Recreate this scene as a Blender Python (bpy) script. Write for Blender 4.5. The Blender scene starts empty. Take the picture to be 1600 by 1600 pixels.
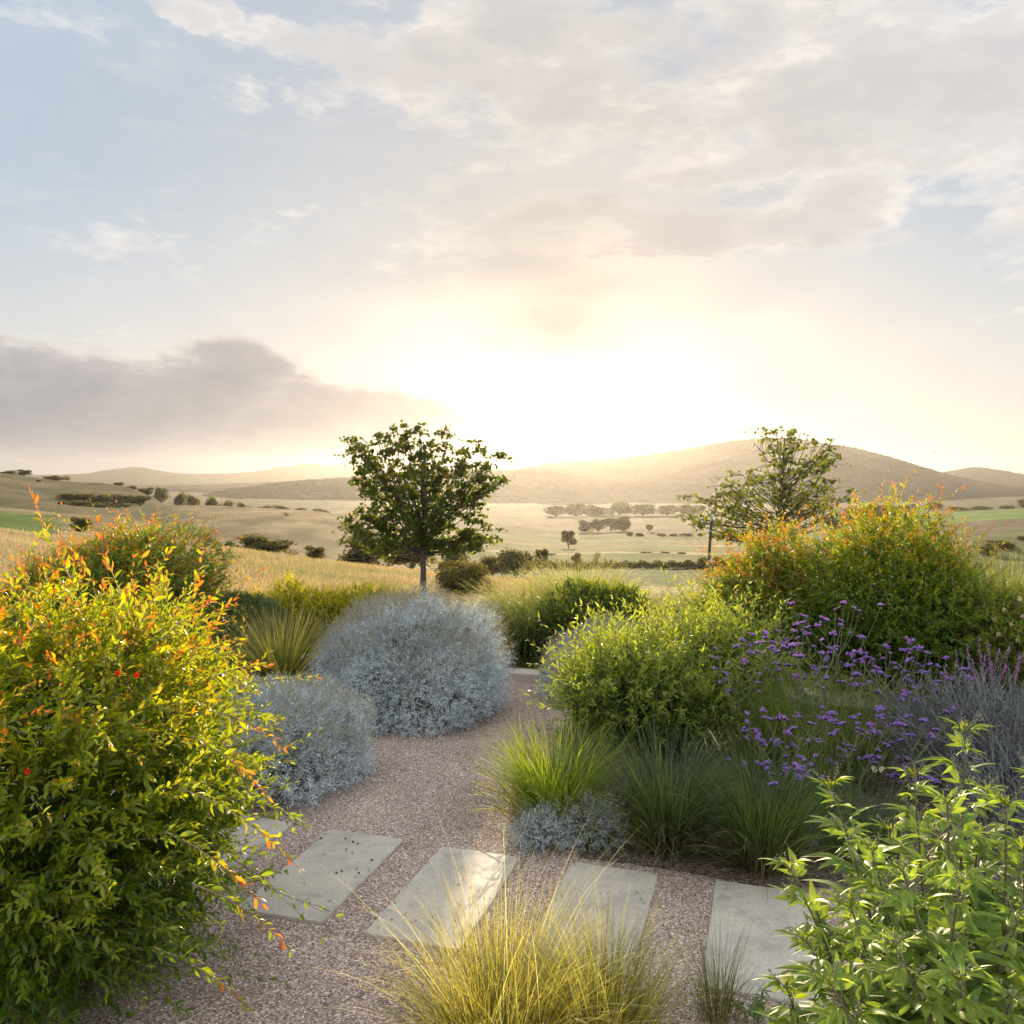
import bpy, bmesh, math, zlib
import numpy as np
from mathutils import Vector, noise as mnoise

R = math.radians
scene = bpy.context.scene
COL = scene.collection
rng = np.random.default_rng(7)

# ------------------------------------------------------------------ camera
FPX, HOR, EYE = 1290.0, 750.0, 2.5          # focal length in photo pixels, horizon row, eye height
cam_d = bpy.data.cameras.new('camera')
cam_d.sensor_width = 36.0
cam_d.lens = 36.0 * FPX / 1600.0
cam_d.shift_y = (HOR - 800.0) / 1600.0
cam_d.clip_start, cam_d.clip_end = 0.05, 30000.0
cam = bpy.data.objects.new('camera', cam_d)
cam.location = (0, 0, EYE)
cam.rotation_euler = (R(90), 0, 0)
COL.objects.link(cam)
scene.camera = cam

# ------------------------------------------------------------------ light
SUN_EL, SUN_AZ = 10.2, 3.2                  # degrees above horizon, degrees right of +Y
SUN_DIR = Vector((math.sin(R(SUN_AZ)) * math.cos(R(SUN_EL)), math.cos(R(SUN_AZ)) * math.cos(R(SUN_EL)), math.sin(R(SUN_EL))))
sun_d = bpy.data.lights.new('sun', 'SUN')
sun_d.energy = 4.9
sun_d.angle = R(0.6)
sun_d.color = (1.0, 0.79, 0.52)
sun = bpy.data.objects.new('sun', sun_d)
sun.rotation_euler = SUN_DIR.to_track_quat('Z', 'Y').to_euler()
sun.location = (0, 0, 50)
COL.objects.link(sun)

vs = scene.view_settings
scene.display_settings.display_device = 'sRGB'
vs.view_transform = 'Standard'
vs.look = 'None'
vs.exposure = 1.1
vs.gamma = 1.0
scene.render.engine = 'CYCLES'
cy = scene.cycles
cy.max_bounces, cy.diffuse_bounces, cy.glossy_bounces = 7, 4, 2
cy.transmission_bounces, cy.volume_bounces, cy.transparent_max_bounces = 5, 0, 4
cy.caustics_reflective = cy.caustics_refractive = False
cy.use_denoising = True
cy.sample_clamp_indirect = 6.0


# ------------------------------------------------------------------ node helper
class NT:
    def __init__(s, tree):
        s.t = tree
        s.t.nodes.clear()

    def n(s, kind, **kw):
        nd = s.t.nodes.new(kind)
        for k, v in kw.items():
            setattr(nd, k, v)
        return nd

    def put(s, sock, v):
        if v is None:
            return
        if isinstance(v, bpy.types.NodeSocket):
            s.t.links.new(v, sock)
        elif isinstance(v, (tuple, list)) and len(v) == 3 and sock.type == 'RGBA':
            sock.default_value = (*v, 1.0)
        else:
            sock.default_value = v

    def m(s, op, a, b=None, c=None, clamp=False):
        nd = s.n('ShaderNodeMath', operation=op, use_clamp=clamp)
        for i, v in enumerate((a, b, c)):
            s.put(nd.inputs[i], v)
        return nd.outputs[0]

    def vm(s, op, a, b=None):
        nd = s.n('ShaderNodeVectorMath', operation=op)
        s.put(nd.inputs[0], a)
        s.put(nd.inputs[1], b)
        return nd.outputs['Value'] if op in ('DOT_PRODUCT', 'LENGTH') else nd.outputs[0]

    def mix(s, f, a, b, blend='MIX'):
        nd = s.n('ShaderNodeMix', data_type='RGBA', blend_type=blend)
        s.put(nd.inputs[0], f)
        s.put(nd.inputs[6], a)
        s.put(nd.inputs[7], b)
        return nd.outputs[2]

    def step(s, v, lo, hi, a=0.0, b=1.0):
        nd = s.n('ShaderNodeMapRange', interpolation_type='SMOOTHSTEP')
        for i, x in enumerate((v, lo, hi, a, b)):
            s.put(nd.inputs[i], x)
        return nd.outputs[0]

    def noise(s, vec, scale, detail=4.0, rough=0.55, w=None):
        nd = s.n('ShaderNodeTexNoise')
        s.put(nd.inputs['Vector'], vec)
        nd.inputs['Scale'].default_value = scale
        nd.inputs['Detail'].default_value = detail
        nd.inputs['Roughness'].default_value = rough
        return nd

    def ramp(s, f, stops):
        nd = s.n('ShaderNodeValToRGB')
        el = nd.color_ramp.elements
        while len(el) < len(stops):
            el.new(0.5)
        for e, (p, c) in zip(el, stops):
            e.position = p
            e.color = (*c, 1.0)
        s.put(nd.inputs[0], f)
        return nd.outputs[0]


# ------------------------------------------------------------------ sky
def AE(px, py):
    u, v = (px - 800) / FPX, (HOR - py) / FPX
    return math.atan(u) * FPX, math.atan2(v, math.hypot(1, u)) * FPX


world = bpy.data.worlds.new('World')
scene.world = world
world.use_nodes = True
w = NT(world.node_tree)
sky = w.n('ShaderNodeTexSky', sky_type='NISHITA')
sky.sun_disc = False
sky.sun_elevation = R(SUN_EL)
sky.sun_rotation = R(SUN_AZ)
sky.altitude = 100
sky.air_density = 1.0
sky.dust_density = 1.2
sky.ozone_density = 1.5
bg_sky = w.n('ShaderNodeBackground')
bg_sky.inputs[1].default_value = 0.05
w.put(bg_sky.inputs[0], sky.outputs[0])

dirv = w.n('ShaderNodeTexCoord').outputs['Generated']
sep = w.n('ShaderNodeSeparateXYZ')
w.put(sep.inputs[0], dirv)
dx, dy, dz = sep.outputs
az0 = w.m('MULTIPLY', w.m('ARCTAN2', dx, dy), FPX)
el0 = w.m('MULTIPLY', w.m('ARCSINE', dz), FPX)
stre = w.vm('MULTIPLY', dirv, (1.0, 1.0, 2.6))
wn = w.noise(stre, 5.0, 7.0, 0.6)
wsep = w.n('ShaderNodeSeparateColor')
w.put(wsep.inputs[0], wn.outputs['Color'])
az = w.m('MULTIPLY_ADD', w.m('SUBTRACT', wsep.outputs[0], 0.5), 340.0, az0)
el = w.m('MULTIPLY_ADD', w.m('SUBTRACT', wsep.outputs[1], 0.5), 150.0, el0)


def blobs(lst):
    tot = None
    for px, py, rx, ry, wt in lst:
        a0, e0 = AE(px, py)
        q = w.m('ADD', w.m('POWER', w.m('ABSOLUTE', w.m('DIVIDE', w.m('SUBTRACT', az, a0), rx)), 2.0),
                w.m('POWER', w.m('ABSOLUTE', w.m('DIVIDE', w.m('SUBTRACT', el, e0), ry)), 2.0))
        v = w.m('MULTIPLY', w.m('SUBTRACT', 1.0, q, clamp=True), wt)
        tot = v if tot is None else w.m('MAXIMUM', tot, v)
    return tot


fine = w.noise(stre, 15.0, 8.0, 0.64).outputs['Fac']
puff = w.noise(stre, 6.5, 8.0, 0.6).outputs['Fac']
low = blobs([(-160, 640, 330, 130, 1), (40, 650, 250, 122, 1), (200, 655, 210, 112, 1), (330, 640, 150, 118, 1),
             (470, 680, 190, 92, 1), (590, 690, 180, 92, 1), (680, 690, 110, 60, 0.7), (300, 720, 640, 80, 1)])
high = w.m('MULTIPLY', 0.74, blobs([(560, 75, 200, 75, 0.8), (760, 90, 230, 120, 1), (960, 150, 260, 130, 1), (1180, 170, 300, 150, 1),
              (1420, 130, 360, 180, 1), (1600, 60, 300, 200, 1), (1250, 30, 420, 110, 1), (910, 345, 150, 40, 0.9),
              (1100, 365, 260, 46, 0.9), (1290, 325, 250, 60, 0.9), (320, 0, 85, 38, 0.9), (1560, 300, 260, 60, 0.7),
              (1900, 150, 500, 200, 1), (780, 380, 160, 40, 0.5), (500, 330, 60, 20, 0.5)]))
fn = w.m('MULTIPLY', w.m('SUBTRACT', fine, 0.5), 0.9)
pn = w.m('MULTIPLY', w.m('SUBTRACT', puff, 0.5), 2.3)
low_s = w.m('ADD', low, fn)
high_s = w.m('ADD', w.m('ADD', high, w.m('MULTIPLY', fn, 0.9)), pn)
low_d = w.step(low_s, -0.02, 0.62)
high_d = w.m('MULTIPLY', w.step(high_s, 0.14, 0.62), 0.94)
# forward scattering of thin cloud round the sun
sund = w.vm('DOT_PRODUCT', dirv, tuple(SUN_DIR))
ang = w.m('ARCCOSINE', w.m('MINIMUM', sund, 1.0))
ca, ce = AE(880, 595)                               # sun glow painted into the sky as thin cloud, lower than the sun
core = w.m('POWER', 2.718, w.m('MULTIPLY', w.m('ADD', w.m('POWER', w.m('ABSOLUTE', w.m('DIVIDE', w.m('SUBTRACT', az, ca), 210.0)), 2.0),
                                               w.m('POWER', w.m('ABSOLUTE', w.m('DIVIDE', w.m('SUBTRACT', el, ce), 130.0)), 2.0)), -1.0))
halo = w.m('POWER', 2.718, w.m('MULTIPLY', ang, -3.6))
halo2 = w.m('POWER', 2.718, w.m('MULTIPLY', ang, -1.6))
K = 0.55                                             # radiance of a mid-bright cloud at this exposure
veil_col = w.mix(halo2, (0.55, 0.70, 0.86), (0.56, 0.56, 0.59))
glow = w.vm('ADD', w.mix(core, (0, 0, 0), (0.26, 0.24, 0.23)), w.mix(halo, (0, 0, 0), (0.10, 0.075, 0.045)))
veil_col = w.mix(w.step(el0, 430.0, 120.0, 0.0, 0.75), veil_col, (0.80, 0.735, 0.70))
veil_col = w.vm('ADD', veil_col, glow)
veil_amt = w.m('ADD', w.step(w.noise(stre, 2.2, 3.0, 0.5).outputs['Fac'], 0.3, 0.75, 0.62, 0.84), w.m('MULTIPLY', halo, 0.25))
shade = w.m('MULTIPLY_ADD', w.m('SUBTRACT', w.noise(stre, 9.0, 7.0, 0.6).outputs['Fac'], 0.5), 1.3, high_s)
high_col = w.ramp(shade, [(0.0, (0.97, 0.93, 0.90)), (0.30, (0.98, 0.92, 0.86)), (0.58, (0.72, 0.70, 0.70)), (1.0, (0.61, 0.61, 0.63))])
high_col = w.vm('ADD', high_col, w.mix(halo2, (0, 0, 0), (0.14, 0.10, 0.06)))
low_col = w.ramp(low_s, [(0.0, (1.0, 0.93, 0.86)), (0.22, (0.84, 0.75, 0.70)), (0.5, (0.50, 0.48, 0.49)), (1.0, (0.34, 0.345, 0.38))])
low_col = w.vm('ADD', low_col, w.vm('ADD', w.mix(core, (0, 0, 0), (0.40, 0.29, 0.18)), w.mix(halo, (0, 0, 0), (0.04, 0.03, 0.02))))
# bright clouds added overhead and behind the camera to fill-light the foreground
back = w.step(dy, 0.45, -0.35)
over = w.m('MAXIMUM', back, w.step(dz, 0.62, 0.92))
fill_sky_col = w.mix(w.step(puff, 0.35, 0.65), (0.95, 1.15, 1.42), (1.75, 1.72, 1.70))


def bg(col, st=1.0):
    b = w.n('ShaderNodeBackground')
    w.put(b.inputs[0], col)
    w.put(b.inputs[1], st)
    return b.outputs[0]


def mixsh(nt, f, a, b):
    nd = nt.n('ShaderNodeMixShader')
    nt.put(nd.inputs[0], f)
    nt.put(nd.inputs[1], a)
    nt.put(nd.inputs[2], b)
    return nd.outputs[0]


KS = w.m('MULTIPLY', w.m('SUBTRACT', 1.0, w.m('MULTIPLY', w.m('POWER', 2.718, w.m('MULTIPLY', ang, -2.8)), 0.62)), K)
sh = mixsh(w, veil_amt, bg_sky.outputs[0], bg(veil_col, KS))
sh = mixsh(w, high_d, sh, bg(high_col, KS))
sh = mixsh(w, low_d, sh, bg(low_col, KS))
sh = mixsh(w, w.m('MULTIPLY', over, 0.85), sh, bg(fill_sky_col, 0.58))
w.put(w.n('ShaderNodeOutputWorld').inputs[0], sh)


# ------------------------------------------------------------------ scene helpers
def P(px, py, D):
    return np.array(((px - 800) * D / FPX, D, EYE - (py - HOR) * D / FPX))


def G(px, py):
    return P(px, py, EYE * FPX / (py - HOR))


def tag(o, label=None, cat=None, group=None, kind=None):
    if label: o['label'] = label
    if cat: o['category'] = cat
    if group: o['group'] = group
    if kind: o['kind'] = kind
    return o


def thing(name, label, cat, loc=(0, 0, 0), group=None, seed=0):
    global rng
    rng = np.random.default_rng(zlib.crc32(label.encode()) + seed)     # every thing keeps its own shape
    o = bpy.data.objects.new(name, None)
    o.empty_display_size = 0.2
    o.location = tuple(float(v) for v in loc)
    COL.objects.link(o)
    return tag(o, label, cat, group)


def nrm(v):
    return v / np.maximum(np.linalg.norm(v, axis=-1, keepdims=True), 1e-9)


class MB:
    """collects triangles with a colour per vertex"""
    def __init__(s):
        s.V, s.F, s.C, s.k = [], [], [], 0

    def add(s, V, F, C):
        V = np.asarray(V, float).reshape(-1, 3)
        F = np.asarray(F, int).reshape(-1, 3)
        C = np.asarray(C, float)
        if C.ndim == 1:
            C = np.broadcast_to(C, V.shape)
        s.V.append(V); s.F.append(F + s.k); s.C.append(C.reshape(-1, 3)); s.k += len(V)

    def inst(s, T, O, X, U, S, C):
        tV, tF = T
        N, n = len(O), len(tV)
        if N == 0:
            return
        X = nrm(X)
        Y = nrm(np.cross(U, X))
        Z = np.cross(X, Y)
        S = np.asarray(S, float)
        if S.ndim == 1:
            S = np.stack([S, S, S], 1)
        L = tV[None] * S[:, None, :]
        V = O[:, None] + L[..., 0:1] * X[:, None] + L[..., 1:2] * Y[:, None] + L[..., 2:3] * Z[:, None]
        F = tF[None] + (np.arange(N) * n)[:, None, None]
        C = np.repeat(np.asarray(C)[:, None], n, 1)
        s.add(V, F, C)

    def tubes(s, Pn, Rn, C, sides=4):
        """Pn[N,k,3] polylines, Rn[N,k] radii"""
        Pn, Rn = np.asarray(Pn, float), np.asarray(Rn, float)
        if Pn.ndim == 2:
            Pn, Rn = Pn[None], Rn[None]
        N, k = Pn.shape[:2]
        T = np.empty_like(Pn)
        T[:, 1:-1] = Pn[:, 2:] - Pn[:, :-2]
        T[:, 0] = Pn[:, 1] - Pn[:, 0]
        T[:, -1] = Pn[:, -1] - Pn[:, -2]
        T = nrm(T)
        ref = np.zeros_like(T); ref[...] = (0.31, 0.9, 0.17)
        A = nrm(np.cross(T, ref)); B = np.cross(T, A)
        th = np.arange(sides) * 2 * math.pi / sides
        V = Pn[:, :, None] + Rn[:, :, None, None] * (np.cos(th)[:, None] * A[:, :, None] + np.sin(th)[:, None] * B[:, :, None])
        i = np.arange(k - 1)[:, None]; j = np.arange(sides)[None]
        a = i * sides + j; b = i * sides + (j + 1) % sides
        F = np.concatenate([np.stack([a, b, b + sides], -1).reshape(-1, 3), np.stack([a, b + sides, a + sides], -1).reshape(-1, 3)])
        F = (F[None] + (np.arange(N) * k * sides)[:, None, None])
        C = np.asarray(C, float)
        if C.ndim == 2:
            C = np.repeat(C, k * sides, 0)
        s.add(V, F, C)

    def ribbons(s, Pn, Wn, side, C):
        """Pn[N,k,3], Wn[N,k], side[N,3], C[N,k,3]"""
        N, k = Pn.shape[:2]
        sd = side[:, None] * Wn[..., None] * 0.5
        V = np.stack([Pn - sd, Pn + sd], 2)
        i = np.arange(k - 1)
        F = np.concatenate([np.stack([2 * i, 2 * i + 1, 2 * i + 3], -1), np.stack([2 * i, 2 * i + 3, 2 * i + 2], -1)])
        F = F[None] + (np.arange(N) * k * 2)[:, None, None]
        s.add(V, F, np.repeat(C[:, :, None], 2, 2))

    def build(s, name, mat, parent=None, smooth=False):
        V = np.concatenate(s.V); F = np.concatenate(s.F); C = np.concatenate(s.C)
        if parent is not None:
            V = V - np.array(parent.location) if parent.parent is None else V - np.array(parent.parent.location) - np.array(parent.location)
        me = bpy.data.meshes.new(name)
        me.vertices.add(len(V)); me.vertices.foreach_set('co', V.astype(np.float32).ravel())
        me.loops.add(F.size); me.loops.foreach_set('vertex_index', F.astype(np.int32).ravel())
        me.polygons.add(len(F)); me.polygons.foreach_set('loop_start', np.arange(0, F.size, 3, dtype=np.int32))
        me.polygons.foreach_set('loop_total', np.full(len(F), 3, np.int32))
        if smooth:
            me.polygons.foreach_set('use_smooth', np.ones(len(F), bool))
        at = me.attributes.new('tint', 'FLOAT_COLOR', 'POINT')
        at.data.foreach_set('color', np.concatenate([C, np.ones((len(C), 1))], 1).astype(np.float32).ravel())
        me.update(); me.validate()
        me.materials.append(mat)
        o = bpy.data.objects.new(name, me)
        COL.objects.link(o)
        if parent is not None:
            o.parent = parent
        return o


# ------------------------------------------------------------------ materials
def new_mat(name):
    m = bpy.data.materials.new(name)
    m.use_nodes = True
    return m, NT(m.node_tree)


def out(nt, surf=None, vol=None, disp=None):
    o = nt.n('ShaderNodeOutputMaterial')
    if surf: nt.put(o.inputs[0], surf)
    if vol: nt.put(o.inputs[1], vol)


def prin(nt, col, rough=0.8, spec=0.3, normal=None):
    b = nt.n('ShaderNodeBsdfPrincipled')
    nt.put(b.inputs['Base Color'], col)
    nt.put(b.inputs['Roughness'], rough)
    b.inputs['Specular IOR Level'].default_value = spec
    if normal: nt.put(b.inputs['Normal'], normal)
    return b.outputs[0]


def bump(nt, h, strength=0.5, dist=0.02):
    b = nt.n('ShaderNodeBump')
    b.inputs['Strength'].default_value = strength
    b.inputs['Distance'].default_value = dist
    nt.put(b.inputs['Height'], h)
    return b.outputs[0]


def leaf_mat(name, trans=0.45, gain=(2.6, 2.2, 0.8), rough=0.42, spec=0.35, vary=30.0):
    m, t = new_mat(name)
    a = t.n('ShaderNodeAttribute', attribute_name='tint').outputs['Color']
    obj = t.n('ShaderNodeTexCoord').outputs['Object']
    nv = t.noise(obj, vary, 3.0).outputs['Fac']
    c = t.mix(1.0, a, t.ramp(nv, [(0.25, (0.72, 0.72, 0.72)), (0.75, (1.25, 1.25, 1.25))]), 'MULTIPLY')
    surf = prin(t, c, rough, spec)
    tr = t.n('ShaderNodeBsdfTranslucent')
    t.put(tr.inputs[0], t.vm('MINIMUM', t.mix(1.0, c, gain, 'MULTIPLY'), (0.9, 0.9, 0.9)))
    out(t, mixsh(t, trans, surf, tr.outputs[0]))
    return m


def plain_mat(name, rough=0.85, spec=0.2, scale=40.0, lo=0.7, hi=1.25, bmp=0.3):
    m, t = new_mat(name)
    a = t.n('ShaderNodeAttribute', attribute_name='tint').outputs['Color']
    obj = t.n('ShaderNodeTexCoord').outputs['Object']
    nv = t.noise(obj, scale, 6.0, 0.6).outputs['Fac']
    c = t.mix(1.0, a, t.ramp(nv, [(0.25, (lo,) * 3), (0.75, (hi,) * 3)]), 'MULTIPLY')
    out(t, prin(t, c, rough, spec, bump(t, nv, bmp, 0.01)))
    return m


M_LEAF = leaf_mat('pomegranate_leaf', 0.5, (3.0, 2.6, 0.6), 0.38, 0.45)
M_CHASTE = leaf_mat('chaste_tree_leaf', 0.5, (2.6, 2.4, 0.6), 0.5, 0.35)
M_TREE = leaf_mat('tree_leaf', 0.46, (3.8, 3.4, 0.7), 0.5, 0.3, 6.0)
M_FAR = leaf_mat('far_foliage', 0.42, (3.0, 2.7, 0.9), 0.8, 0.1, 2.0)
M_SILVER = leaf_mat('silver_leaf', 0.4, (1.12, 1.1, 1.03), 0.85, 0.15)
M_GRASS = leaf_mat('grass_blade', 0.5, (2.2, 2.0, 0.8), 0.5, 0.3, 8.0)
M_DRY = leaf_mat('dry_grass', 0.45, (1.5, 1.4, 1.1), 0.7, 0.15, 2.0)
M_PETAL = leaf_mat('petal', 0.4, (1.6, 1.4, 1.6), 0.7, 0.1)
M_BARK = plain_mat('bark', 0.9, 0.1, 30.0, 0.55, 1.4, 0.6)
M_STEM = plain_mat('stem', 0.7, 0.2, 60.0)


def leaf_t(nseg=4, width=0.3, peak=0.42, fold=0.25, curl=0.2, sharp=1.0):
    """leaf along +X, unit length; all triangles"""
    V = [(0, 0, 0)]
    rows = []
    for i in range(1, nseg):
        t = i / nseg
        wv = width * 0.5 * (math.sin(math.pi * t ** (math.log(0.5) / math.log(peak))) ** sharp)
        z = -curl * t * t
        V += [(t, wv, z + fold * wv), (t, 0, z), (t, -wv, z + fold * wv)]
        rows.append(len(V) - 3)
    V.append((1, 0, -curl))
    F = []
    r0, e, rl = rows[0], len(V) - 1, rows[-1]
    F += [(0, r0 + 1, r0), (0, r0 + 2, r0 + 1), (e, rl, rl + 1), (e, rl + 1, rl + 2)]
    for a, b in zip(rows[:-1], rows[1:]):
        for q in (0, 1):
            F += [(a + q, a + q + 1, b + q + 1), (a + q, b + q + 1, b + q)]
    return np.array(V, float), np.array(F, int)


L_POM = leaf_t(4, 0.34, 0.52, 0.5, 0.22)
L_POM2 = leaf_t(2, 0.36, 0.5, 0.4, 0.2)
L_LANCE = leaf_t(5, 0.24, 0.42, 0.35, 0.35)
L_LANCE2 = leaf_t(2, 0.26, 0.42, 0.3, 0.2)
L_LINE = leaf_t(2, 0.16, 0.6, 0.3, -0.1)
L_ROUND = leaf_t(4, 0.95, 0.40, 0.25, 0.15, 0.75)
L_CLUMP = leaf_t(2, 0.75, 0.5, 0.3, 0.2)


def unit(n, zmin=-1.0):
    z = rng.uniform(zmin, 1, n); a = rng.uniform(0, 2 * math.pi, n); r = np.sqrt(1 - z * z)
    return np.stack([r * np.cos(a), r * np.sin(a), z], 1)


def lerp(a, b, t):
    return np.asarray(a) + (np.asarray(b) - np.asarray(a)) * np.asarray(t)[..., None]


def sstep(x, a, b):
    t = np.clip((x - a) / (b - a), 0, 1)
    return t * t * (3 - 2 * t)


def lobe_fn(n=14, amp=0.2, k=7.0):
    d = unit(n); am = rng.uniform(-amp, amp, n)
    return lambda q: 1 + (am[None] * np.exp(k * (q @ d.T - 1))).sum(1)


def along(S, D, L, k, droop, bend):
    """shoots: start S, dir D, length L -> points [N,k,3]"""
    t = np.linspace(0, 1, k)[None, :, None]
    p = S[:, None] + D[:, None] * (L[:, None, None] * t) + bend[:, None] * (L[:, None, None] * t * t)
    p[..., 2] -= (droop * L[:, None] * t[..., 0] ** 2)
    return p


def shoots_leaves(mb, tw, S, D, L, T, size, spacing, cfn, droop=0.25, ang=0.9, bendamp=0.25, zlo=0.0, ztop=1.0, twr=0.003,
                  twcol=(0.16, 0.10, 0.06), pair=True, tipscale=0.55, upw=0.35, jitter=0.5, kmin=4):
    k = max(kmin, int(round(float(np.mean(L)) / spacing)))
    N = len(S)
    Pn = along(S, D, L, k, droop, rng.normal(0, bendamp, (N, 3)))
    Tn = np.gradient(Pn, axis=1); Tn = nrm(Tn)
    tt = np.broadcast_to(np.linspace(0, 1, k)[None], (N, k))
    if tw is not None:
        q = np.linspace(0, k - 1, 4).astype(int)
        tw.tubes(Pn[:, q], twr * (1.0 - 0.75 * tt[:, q]), np.array(twcol), 3)
    ref = nrm(rng.normal(0, 1, (N, 3)))
    A = nrm(np.cross(Tn, ref[:, None])); B = np.cross(Tn, A)
    out_h = np.clip((Pn[..., 2] - zlo) / max(ztop - zlo, 1e-3), 0, 1.3)
    for side in ((0, math.pi) if pair else (0,)):
        ph = np.arange(k)[None] * (math.pi / 2 if pair else 2.4) + side + rng.normal(0, 0.35, (N, k))
        al = ang + rng.normal(0, 0.25, (N, k)) - 0.35 * tt
        X = Tn * np.cos(al)[..., None] + (A * np.cos(ph)[..., None] + B * np.sin(ph)[..., None]) * np.sin(al)[..., None]
        X = nrm(X + np.array((0, 0, upw * 0.3)))
        U = nrm(np.array((0, 0, 1.0)) * 0.8 + rng.normal(0, jitter, (N, k, 3)))
        sz = size * (1 - (1 - tipscale) * tt ** 1.5) * rng.uniform(0.55, 1.35, (N, k))
        keep = (Pn[..., 2] > 0.02) & (rng.random((N, k)) > 0.06)
        c = cfn(out_h, tt, (N, k))
        mb.inst(T, Pn[keep], X[keep], U[keep], sz[keep], c[keep])
    return Pn


def shell_points(c, rad, n, shell, lob, zmin=-0.75, front=None):
    d = unit(n, zmin)
    if front is not None:                      # drop part of the side nobody can see, keep a loose rear
        d = d[(d[:, 1] < front) | (rng.random(n) < 0.45)]
    f = rng.uniform(shell[0] ** 3, shell[1] ** 3, len(d)) ** (1 / 3)
    p = np.asarray(c) + d * np.asarray(rad) * (f * lob(d))[:, None]
    return p, d, f


def arms(mb, base, pts, r0, col, n=40, spread=0.12):
    """main stems from the base to some of the points"""
    q = pts[rng.choice(len(pts), min(n, len(pts)), replace=False)]
    b = np.asarray(base) + np.concatenate([rng.normal(0, spread, (len(q), 2)), np.zeros((len(q), 1))], 1)
    t = np.linspace(0, 1, 7)[None, :, None]
    mid = (b + q) / 2 + np.array((0, 0, 0.12)) + (q - b) * np.array((-0.22, -0.22, 0.12))
    Pn = (1 - t) ** 2 * b[:, None] + 2 * t * (1 - t) * mid[:, None] + t * t * q[:, None]
    Pn[:, 1:-1] += rng.normal(0, 0.012, Pn[:, 1:-1].shape)
    mb.tubes(Pn, np.linspace(r0, r0 * 0.25, 7)[None] * rng.uniform(0.7, 1.3, (len(q), 1)), np.array(col), 5)


def pom_cols(orange=1.0, hstart=0.45, ystart=None, tfrom=0.74):
    ystart = hstart if ystart is None else ystart

    def f(h, t, sh):
        r = rng.random(sh)
        c = lerp((0.042, 0.090, 0.010), (0.100, 0.165, 0.013), np.clip(r + 0.0 * t, 0, 1))
        y = sstep(h * 0.8 + 0.35 * t + 0.25 * (rng.random(sh) - 0.5), ystart, ystart + 0.5)
        c = c * (1 - y[..., None]) + y[..., None] * lerp((0.13, 0.185, 0.012), (0.23, 0.245, 0.012), rng.random(sh))
        o = sstep(t + 0.25 * (rng.random(sh) - 0.5), tfrom, 1.0) * sstep(h + 0.35 * (rng.random(sh) - 0.5), hstart + 0.02, hstart + 0.42) * orange * np.repeat(rng.random((sh[0], 1)) < 0.75, sh[1], 1)
        o = np.clip(o, 0, 1)
        return c * (1 - o[..., None]) + o[..., None] * lerp((0.36, 0.16, 0.012), (0.40, 0.06, 0.02), rng.random(sh))
    return f


def two_cols(a, b, tip=None, tipfrom=0.6):
    def f(h, t, sh):
        c = lerp(a, b, rng.random(sh))
        if tip is not None:
            o = sstep(t * 0.7 + 0.5 * h + 0.3 * (rng.random(sh) - 0.5), tipfrom, tipfrom + 0.4)
            c = c * (1 - o[..., None]) + o[..., None] * np.asarray(tip)
        return c
    return f


FLOWER_T = leaf_t(3, 0.7, 0.55, 0.6, -0.3)


def red_flower(parent, p, r=0.022):
    mb = MB()
    n = 7
    a = np.arange(n) * 2 * math.pi / n
    axis = nrm(np.array((rng.normal(0, .3), -0.8, 0.2)))
    u = nrm(np.cross(axis, (0, 0, 1))); v = np.cross(axis, u)
    X = np.cos(a)[:, None] * u + np.sin(a)[:, None] * v + axis * 0.5
    mb.inst(FLOWER_T, np.repeat(np.asarray(p)[None], n, 0), X, np.repeat(axis[None], n, 0), np.full(n, r), np.repeat([(0.55, 0.02, 0.01)], n, 0))
    return mb.build('flower', M_PETAL, parent)


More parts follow.
